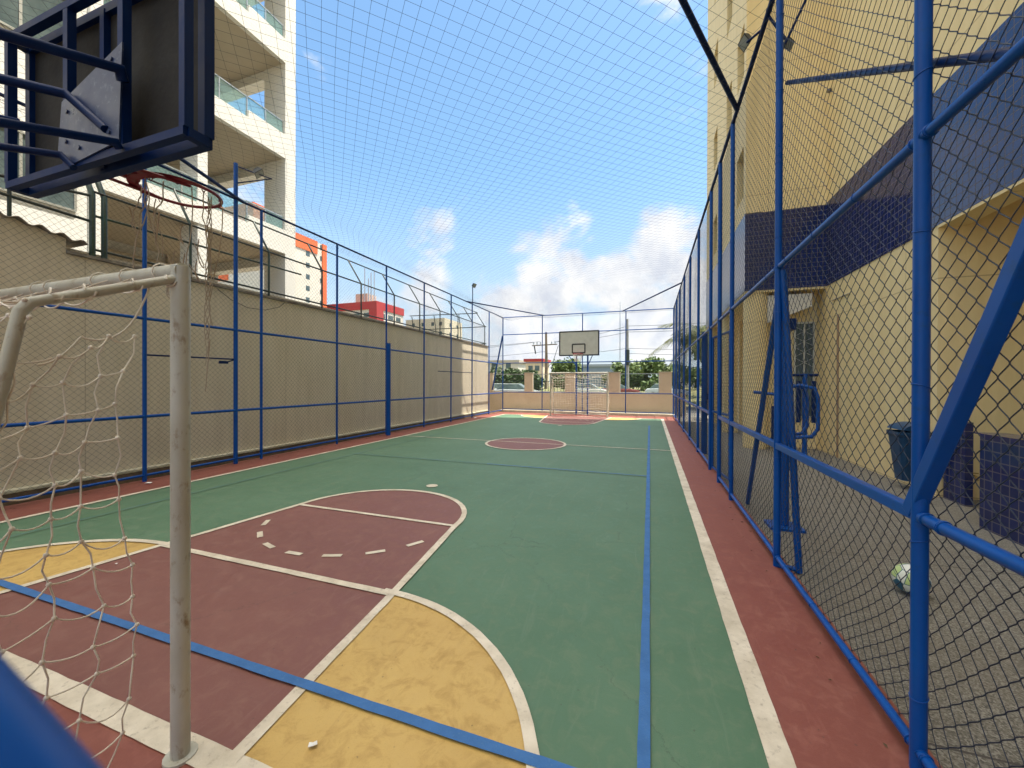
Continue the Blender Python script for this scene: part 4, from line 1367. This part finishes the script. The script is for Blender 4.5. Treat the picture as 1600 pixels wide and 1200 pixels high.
# ------------------------------------------------------------------ houses and towers far off
def building(name, label, x0, x1, y0, y1, h, m, rowsz, cols, accent=None, roofm=None, wz=3.0, z0w=1.2, extra=None, cat='building', wsize=(1.0, 1.1), ycols=None):
    t = thing(name, label, cat, ((x0 + x1) / 2, (y0 + y1) / 2, 0))
    MB().box((x0, y0, 0), (x1, y1, h)).build('wall', m, t)
    if roofm:
        MB().box((x0 - .3, y0 - .3, h), (x1 + .3, y1 + .3, h + .5)).build('roof', roofm, t)
    fr_i = 0
    z = z0w
    while z + wsize[1] < h:
        for f in cols:                                # windows on the face towards the court (-y)
            if fr_i > 55:
                break
            x = x0 + (x1 - x0) * f
            MB().box((x - wsize[0] / 2, y0 - .03, z), (x + wsize[0] / 2, y0 + .1, z + wsize[1])).build('window', M_win, t); fr_i += 1
        for f in (ycols or []):                       # windows on the east face (+x)
            if fr_i > 90:
                break
            y = y0 + (y1 - y0) * f
            MB().box((x1 - .1, y - wsize[0] / 2, z), (x1 + .03, y + wsize[0] / 2, z + wsize[1])).build('window', M_win, t); fr_i += 1
        z += wz
    for (a, c, mm) in (accent or []):
        MB().box(a, c).build('accent_band', mm, t)
    return t


building('apartment_tower', 'tall off white apartment tower with orange corner bands behind the left wall', -116, -84, 75, 85, 38.8, M_twr, 0, [.14, .34, .62, .8, .93], cat='tower',
         accent=[((-88, 74.8, 36.6), (-83.9, 75.1, 39.0), M_orange), ((-84.1, 75.1, 35.6), (-83.8, 82, 39.0), M_orange), ((-84.1, 83.6, 0), (-83.7, 85.1, 38.9), M_orange), ((-94, 74.7, 0), (-93, 75, 38.9), M_soff), ((-112.5, 74.75, 29), (-107.5, 75, 34), M_orange), ((-112.5, 74.75, 24), (-107.5, 75, 27), M_orange)], ycols=[.4, .86], wsize=(1.2, 1.3))
building('apartment_block', 'cream apartment block with orange top seen through the balcony opening', -158, -131, 100, 112, 64, M_twr, 0, [.3, .5, .7], cat='tower',
         accent=[((-146, 99.7, 57), (-130.7, 104, 64.3), M_orange), ((-158.2, 99.7, 60), (-149, 104, 66), M_orange)])
b2 = building('apartment_block', 'apartment block with a red roof band and rooftop antennas', -89, -69.5, 88, 100, 21.5, M_twr, 0, [.12, .3, .48, .66, .84], cat='building', ycols=[.2, .5, .8],
              accent=[((-89.2, 87.7, 21.3), (-69.3, 100.2, 23.4), M_redr), ((-71.7, 87.6, 0), (-69.2, 90.5, 21.3), M_redr)], wsize=(2.2, 1.2))
MB().box((-80, 92, 23.4), (-76, 96, 26.8)).build('water_tank', M_soff, b2)
for x, h in ((-76.8, 34), (-74.6, 32.5), (-73.5, 33), (-75.5, 31)):
    MB().tube([(x, 92, 23.6), (x, 92, h)], .16, 5).build('antenna', M_alu, b2)
building('apartment_block', 'pale yellow apartment block with two window columns, right of the red topped block', -74, -60, 108, 120, 21.5, M_twr2, 0, [.2, .45, .7, .9], cat='building', ycols=[.3, .7])
building('house', 'low tan house with a small balcony left of the crossarm pole', -20.6, -17.6, 66, 71, 5.2, M_wallfar, 0, [.3, .7], cat='house', roofm=M_redr, wsize=(.8, .9), wz=2.0, z0w=1.6)
building('warehouse', 'long grey blue warehouse roof behind the far goal', -17, -1.5, 85, 95, 5.0, mat('grey blue sheet', (.22, .27, .33), .6), 0, [.2, .5, .8], cat='building', roofm=mat('grey sheet roof', (.3, .33, .36), .5))
building('warehouse', 'low white warehouse behind the grove at right', 1.5, 16, 80, 90, 4.4, M_twr, 0, [.2, .5, .8], cat='building')
building('house', 'wide pale house far behind the low bushy tree', -34, -24, 72, 80, 5.4, M_twr, 0, [.2, .5, .8], cat='house', roofm=M_soff)

# ------------------------------------------------------------------ left apartment building with balconies
ab = thing('apartment_building', 'cream apartment building with stacked glass fronted balconies at upper left', 'building', (-14, 5, 0))
XB = -10.9
SZ = [5.60, 8.61, 11.62, 14.63, 17.64]            # soffit heights
bw = MB()
bw.box((-22, -14, 0), (XB, 4.95, 22))
bw.box((-22, 4.95, 0), (-14.6, 8.2, 22))
bw.build('wall', M_cream, ab)
MB().box((XB - .9, 9.38, 3.0), (XB, 9.76, 22)).build('column', M_cream, ab)
MB().box((XB - .7, 6.84, 0), (XB - .02, 7.08, 8.6)).build('column', M_cream, ab)
for z in SZ:
    s_ = MB()
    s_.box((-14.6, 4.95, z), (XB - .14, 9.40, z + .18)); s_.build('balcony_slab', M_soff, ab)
    p_ = MB()
    p_.box((XB - .14, 4.953, z - .002), (XB + .002, 8.18, z + .52)); p_.box((XB - .14, 8.18, z - .002), (XB + .002, 9.377, z + .74))
    p_.box((-14.6, 9.40, z - .28), (XB - .9, 9.76, z + .3))
    pp = p_.build('parapet', M_cream, ab)
    gl = MB()
    gl.box((XB - .08, 4.97, z + .56), (XB - .065, 8.15, z + 1.12)); gl.box((XB - .08, 8.2, z + .76), (XB - .065, 9.36, z + 1.14))
    gl.box((-14.4, 9.55, z + .32), (XB - .95, 9.565, z + 1.1))
    gg = gl.build('glass_railing', M_glassb, ab)
    rl = MB()
    rl.bar((XB - .07, 4.97, z + 1.135), (XB - .07, 8.17, z + 1.135), .03, .03); rl.bar((XB - .07, 8.17, z + 1.155), (XB - .07, 9.37, z + 1.155), .03, .03)
    for y in (5.6, 6.5, 7.4, 8.17, 8.75, 9.35):
        rl.bar((XB - .07, y, z + .5), (XB - .07, y, z + 1.13), .03, .03)
    rl.bar((-14.4, 9.556, z + 1.12), (XB - .95, 9.556, z + 1.12), .03, .03)
    rl.build('handrail', M_alu, gg)
MB().box((-14.9, 8.2, 0), (-14.5, 9.76, 22)).build('column', M_soff, ab)
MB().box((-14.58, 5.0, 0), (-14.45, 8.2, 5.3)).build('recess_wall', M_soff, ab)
for z in SZ[:4]:
    w = MB().box((-14.63, 5.6, z + .25), (-14.57, 7.8, z + 2.4)); w.build('balcony_door', M_win, ab)
for (y0_, y1_, z0_, z1_) in ((3.1, 4.55, 4.95, 6.1), (3.1, 4.55, 7.9, 9.1), (.2, 1.8, 4.95, 6.1), (.2, 1.8, 7.9, 9.1), (3.1, 4.55, 10.9, 12.1)):
    f_ = MB().box((XB - .06, y0_, z0_), (XB + .02, y1_, z1_)).build('window', M_win, ab)
    g_ = MB()
    for y in (y0_, (y0_ + y1_) / 2, y1_):
        g_.bar((XB + .03, y, z0_), (XB + .03, y, z1_), .04, .03, upd=(1, 0, 0))
    g_.bar((XB + .03, y0_, z0_), (XB + .03, y1_, z0_), .04, .04); g_.bar((XB + .03, y0_, z1_), (XB + .03, y1_, z1_), .04, .04)
    g_.build('window_frame', M_alu, f_)
MB().box((XB, 4.75, 0), (XB + .1, 4.95, 22)).build('pilaster', M_cream, ab)
# garage level under the balconies
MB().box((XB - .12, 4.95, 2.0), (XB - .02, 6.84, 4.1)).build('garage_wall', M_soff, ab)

# ------------------------------------------------------------------ right yellow tower
yt = thing('apartment_tower', 'towering yellow apartment block with navy tile band on the right of the court', 'building', (6, 8, 0))
TX, TN, TF, RX = 2.14, 10.72, 17.6, 3.75
H = 36
w = MB()
w.box((RX, 7.08, 3.74), (14, 10.72, 43)); w.box((RX, -8, 5.6), (14, 7.08, 43)); w.box((RX, -8, 3.74), (4.05, 7.08, 5.6)); w.box((4.05, -8, 4.05), (14, 7.08, 5.6))
w.build('wall', M_yellow, yt)
# protruding block, with recessed window columns
cols_ = [(TN, 10.95, 0), (10.95, 11.75, 1), (11.75, 12.5, 0), (12.5, 13.3, 2), (13.3, 15.0, 0), (15.0, 15.8, 1), (15.8, TF, 0)]
w = MB()
wins = []
w.box((TX + .35, TN, 3.752), (14, TF, H))
for a, c, k in cols_:
    if k == 0:
        w.box((TX, a, 5.6), (TX + .35, c, H))
    else:
        zb = 5.6
        ph = (6.1, 8.85)[k - 1]
        z = ph
        while z < H:
            w.box((TX, a, zb), (TX + .35, c, z))
            wins.append((a, c, z, z + 1.25))
            zb = z + 1.25
            z += 3.0
        w.box((TX, a, zb), (TX + .35, c, H))
w.build('front_bay', M_yellow, yt)
for a, c, z0_, z1_ in wins[:60]:
    o = MB().box((TX + .28, a, z0_), (TX + .345, c, z1_)).build('window', M_win, yt)
MB().box((TX + .05, 9.9, 30.5), (RX, TN - .001, 42)).build('sun_blocker', M_yellow, yt)  # unseen block added high up to shade a sunlit gap on the left wall
t_ = MB()
t_.box((TX - .012, TN - .012, 3.75), (TX + .001, TF, 5.6)); t_.box((TX + .001, TN - .012, 3.75), (RX - .012, TN, 5.58))
t_.box((RX - .012, -8, 3.74), (RX, TN - .012, 5.62))
t_.build('tile_band', M_tile, yt)
t_ = MB()
t_.box((TX, TN, 3.70), (14, TF, 3.75)); t_.box((RX - .01, -8, 3.70), (4.05, 7.08, 3.738))
t_.build('soffit', M_yellow, yt)
# ground floor walls
for a_, c_ in (((RX, 7.08, -.05), (6.0, 11.3, 3.74)), ((2.7, 11.25, -.05), (RX, 11.5, 3.70)), ((4.9, -8, -.05), (6.0, 7.08, 4.05)), ((2.95, 11.5, -.05), (3.3, 13.3, 3.7)), ((2.95, 15.6, -.05), (3.3, TF, 3.7))):
    MB().box(a_, c_).build('ground_floor_wall', M_yellow, yt)
MB().lathe([(.26, -.05), (.26, 3.70)], (2.42, 11.0, 0), 28).build('column', M_yellow, yt)
MB().lathe([(.22, -.05), (.22, 3.70)], (2.42, 14.2, 0), 24).build('column', M_yellow, yt)
MB().lathe([(.22, -.05), (.22, 3.70)], (2.42, 17.3, 0), 24).build('column', M_yellow, yt)
wn = MB().box((3.30, 11.22, .75), (3.66, 11.26, 3.0)).build('window', M_win, yt)
g_ = MB()
for x in (3.29, 3.48, 3.67):
    g_.bar((x, 11.2, .75), (x, 11.2, 3.0), .03, .03, upd=(0, 1, 0))
for z in (.75, 1.75, 3.0):
    g_.bar((3.29, 11.2, z), (3.67, 11.2, z), .03, .04)
for k in range(4):
    a = k * .5
    g_.bar((3.31 + .0, 11.19, 1.95 + a * .5), (3.65, 11.19, 2.15 + a * .5), .008, .008); g_.bar((3.65, 11.19, 1.95 + a * .5), (3.31, 11.19, 2.15 + a * .5), .008, .008)
g_.build('window_grille', M_alu, wn)
aw = MB(); aw.add([(2.62, 10.78, 2.98), (3.5, 10.78, 3.32), (3.5, 11.2, 3.32), (2.62, 11.2, 2.98), (2.62, 10.78, 3.62), (3.5, 10.78, 3.62), (3.5, 11.2, 3.62), (2.62, 11.2, 3.62)],
                 [(0, 1, 2, 3), (4, 7, 6, 5), (0, 4, 5, 1), (1, 5, 6, 2), (2, 6, 7, 3), (3, 7, 4, 0)])
aw.build('stair_underside', M_twr, yt)
MB().tube([(3.74, 10.1, -.02), (3.735, 10.1, 3.0)], .022, 8).build('drain_pipe', mat('terracotta pipe', (.35, .22, .12), .7), yt)
MB().tube([(3.735, 9.6, 3.35), (3.735, 10.4, 3.36)], .012, 6).build('conduit', M_soff, yt)
for z in (8.0, 12.0):
    MB().ellipsoid((3.7, 10.5, z), (.05, .05, .05), 8, 6).build('junction_box', M_cap, yt)

lw = thing('planter_wall', 'low navy tiled wall with yellow top on the right edge of the walkway', 'low wall', (3.6, 4, 0))
MB().box((3.41, -4, -.05), (3.7, 5.72, 1.0)).build('wall', M_yellow, lw)
t_ = MB(); t_.box((3.398, -4, -.04), (3.41, 5.732, 1.012)); t_.box((3.41, 5.72, -.04), (3.7, 5.732, 1.012)); t_.box((3.41, -4, 1.0), (3.7, 5.87, 1.012))
t_.build('tile_cladding', M_tile, lw)
MB().box((RX + .05, 6.65, -.03), (RX + .13, 7.04, 1.06)).build('tiled_pier', M_tile, yt)
tp = thing('garden_tap', 'small brass garden tap low on the wall beside the tiled low wall', 'tap', (4.1, 6.9, .3))
q = MB().tube([(4.1, 7.08, .32), (4.1, 6.98, .32), (4.1, 6.95, .27)], .014, 8); q.tube([(4.07, 6.99, .36), (4.13, 6.99, .36)], .008, 6)
q.build('spout', mat('brass', (.4, .28, .1), .35, metal=.9), tp)

# ------------------------------------------------------------------ walkway objects
tb = thing('trash_bin', 'dark blue plastic bin hanging on the yellow wall behind the thick fence post', 'bin', (3.6, 7.5, .1))
q = MB(); pr = []
n = 10
for (hw, dp, z) in ((.13, .20, .12), (.20, .26, .76), (.215, .28, .80), (.215, .28, .84)):
    pr.append([(RX - .02, 7.5 - hw, z), (RX - .02 - dp * .85, 7.5 - hw, z), (RX - .02 - dp, 7.5 - hw * .7, z), (RX - .02 - dp, 7.5 + hw * .7, z), (RX - .02 - dp * .85, 7.5 + hw, z), (RX - .02, 7.5 + hw, z)])
vs = [p for ring_ in pr for p in ring_]; fs = []
for i in range(3):
    for k in range(6):
        fs.append((i * 6 + k, i * 6 + (k + 1) % 6, (i + 1) * 6 + (k + 1) % 6, (i + 1) * 6 + k))
fs.append(tuple(range(6)))
q.add(vs, fs); q.build('bucket', M_bin, tb, bevel=.008)
q = MB(); hd = []
for t in np.linspace(0, 1, 8):
    a = t * math.pi / 2
    hd.append((RX - .02 - .25 * math.cos(a) * 1.0, .84 + .13 * math.sin(a)))
vs = []
for x, z in hd:
    vs += [(x, 7.28, z), (x, 7.72, z)]
q.add(vs, [(2 * i, 2 * i + 1, 2 * i + 3, 2 * i + 2) for i in range(1, 7)], True)
q.add([(RX - .02, 7.28, .85)] + [(x, 7.28, z) for x, z in hd[1:]], [tuple(range(8))]); q.add([(RX - .02, 7.72, .85)] + [(x, 7.72, z) for x, z in hd[1:]], [tuple(range(8))])
q.build('lid', M_bin, tb)

# ball
bl_ = thing('football', 'scuffed white football with green and blue panels on the grey walkway', 'ball', (1.838, 3.74, .098))
m = bpy.data.materials.new('ball panels'); m.use_nodes = True; t = m.node_tree; bb = t.nodes['Principled BSDF']
tc_ = N(t, 'ShaderNodeTexCoord'); vo = N(t, 'ShaderNodeTexVoronoi'); setin(vo, {'Scale': 15.0}); vo.feature = 'F1'
t.links.new(tc_.outputs['Object'], vo.inputs['Vector'])
ve = N(t, 'ShaderNodeTexVoronoi'); ve.feature = 'DISTANCE_TO_EDGE'; setin(ve, {'Scale': 15.0}); t.links.new(tc_.outputs['Object'], ve.inputs['Vector'])
cr = N(t, 'ShaderNodeValToRGB'); cr.color_ramp.interpolation = 'CONSTANT'; e = cr.color_ramp.elements
e[0].color = (.72, .74, .66, 1); e[1].position = .68; e[1].color = (.02, .12, .22, 1)
k_ = e.new(.30); k_.color = (.50, .62, .25, 1); k_ = e.new(.52); k_.color = (.72, .74, .68, 1)
sp_ = N(t, 'ShaderNodeSeparateColor'); t.links.new(vo.outputs['Color'], sp_.inputs[0]); t.links.new(sp_.outputs[0], cr.inputs[0])
t.links.new(mixc(t, mth(t, 'LESS_THAN', ve.outputs['Distance'], .035), cr.outputs[0], (.05, .15, .18, 1)), bb.inputs['Base Color']); bb.inputs['Roughness'].default_value = .4
MB().ellipsoid((1.838, 3.74, .098), (.106, .106, .106), 32, 20).build('ball', m, bl_)

# outdoor gym machine
gy = thing('gym_machine', 'blue outdoor gym machine with a mast and curved handles behind the right fence', 'exercise machine', (1.38, 5.0, 0))
MB().tube([(1.38, 5.0, 0), (1.38, 5.0, 2.2)], .045, 14).build('mast', M_blue, gy)
MB().prism([(1.22, 4.86), (1.54, 4.86), (1.54, 5.14), (1.22, 5.14)], -.01, .015).build('base_plate', M_blue, gy)
MB().box((1.34, 4.92, 2.12), (1.46, 5.08, 2.24)).build('mast_cap', M_bluedk, gy)
for sg, nm in ((1, 'handle'), (-1, 'handle')):
    c0 = 1.38
    MB().tube([(c0, 5.0 + sg * .02, 1.5), (c0 + .10 * 1, 5.0 + sg * .12, 1.53), (c0 + .22, 5.0 + sg * .15, 1.50), (c0 + .25, 5.0 + sg * .15, 1.40), (c0 + .25, 5.0 + sg * .15, 1.08), (c0 + .20, 5.0 + sg * .14, 1.0), (c0 + .08, 5.0 + sg * .1, .98), (c0, 5.0, .98)], .019, 10).build(nm, M_blue, gy)
MB().tube([(1.38, 5.0, 1.42), (1.12, 5.15, 1.45)], .018, 8).build('hand_grip', M_blue, gy)
MB().tube([(1.30, 5.04, 1.3), (1.30, 5.04, .9)], .035, 10).build('counterweight', M_bluedk, gy)
gz = thing('gym_machine', 'second blue gym machine with upright pads in front of the grilled window', 'exercise machine', (3.0, 9.6, 0))
MB().tube([(3.0, 9.6, 0), (3.0, 9.6, 1.75)], .045, 12).build('mast', M_blue, gz)
MB().tube([(2.78, 9.6, 1.72), (3.22, 9.6, 1.72)], .03, 10).build('top_bar', M_bluedk, gz)
for x in (2.88, 3.14):
    MB().tube([(x, 9.56, .75), (x, 9.56, 1.6)], .04, 10).build('pad', M_bluedk, gz)
MB().tube([(2.9, 9.6, .45), (3.14, 9.6, .45)], .03, 8).build('footrest', M_blue, gz)
# A-frame brace of the fence, outside it
for p, q_ in (((1.2, 5.81, 0), (1.06, 3.92, 2.5)), ((1.16, 3.82, 0), (1.05, 3.86, 2.5))):
    MB().tube([p, q_], .026, 10).build('brace', M_blue, rf)
MB().tube([(XR, 3.86, .02), (1.17, 3.82, .02)], .02, 8).build('brace', M_blue, rf)

# litter
def scrap(x, y, s, rz, label, cat='litter'):
    q = MB()
    ca, sa = math.cos(rz), math.sin(rz)
    pts = [(-1, -.5, 0), (.2, -.7, .25), (1, -.3, .1), (.8, .5, .3), (-.1, .4, .05), (-.9, .5, .28)]
    vs = [(x + (a * ca - b_ * sa) * s, y + (a * sa + b_ * ca) * s, .014 + c * s) for a, b_, c in pts] + [(x, y, .016 + .35 * s)]
    vs += [(a, b_, c + .0015) for a, b_, c in vs]
    fs = [(i, (i + 1) % 6, 6) for i in range(6)] + [(7 + (i + 1) % 6, 7 + i, 13) for i in range(6)] + [(i, 7 + i, 7 + (i + 1) % 6, (i + 1) % 6) for i in range(6)]
    q.add(vs, fs)
    tag(q.build('paper_scrap', mat('scrap paper', (.75, .73, .68), .7)), label, cat, 'scraps lying on the court')


scrap(-1.34, 1.29, .018, .6, 'small white paper scrap on the yellow paint near the goal post')
scrap(-4.23, 2.02, .010, .2, 'tiny white scrap on the maroon key behind the net')
scrap(-7.12, 3.78, .05, .1, 'crumpled white scrap at the foot of the left fence post')
scrap(-7.1, 15.5, .07, .9, 'white scrap under the left fence near its far end')
# fallen leaves and grit along the fence feet
rd = random.Random(8)
q = MB()
for k in range(420):
    if rd.random() < .6:
        x, y = rd.uniform(-7.48, -7.15), rd.uniform(2.0, 19)
    else:
        x, y = rd.uniform(.85, 1.1), rd.uniform(1.6, 19)
    s = rd.uniform(.006, .02); a = rd.uniform(0, 6.28); z = .006 + rd.uniform(0, .004)
    q.add([(x + s * math.cos(a), y + s * math.sin(a), z), (x - s * .4 * math.sin(a), y + s * .4 * math.cos(a), z + s * .3), (x - s * math.cos(a), y - s * math.sin(a), z), (x + s * .4 * math.sin(a), y - s * .4 * math.cos(a), z + .002)], [(0, 1, 2, 3)])
o = q.build('leaf_litter', mat('dry leaves', (.16, .09, .04), .9, var=(.07, .05, .03), scale=20))
o['kind'] = 'stuff'; o['label'] = 'dry leaf litter and grit along the fence feet'; o['category'] = 'leaf litter'
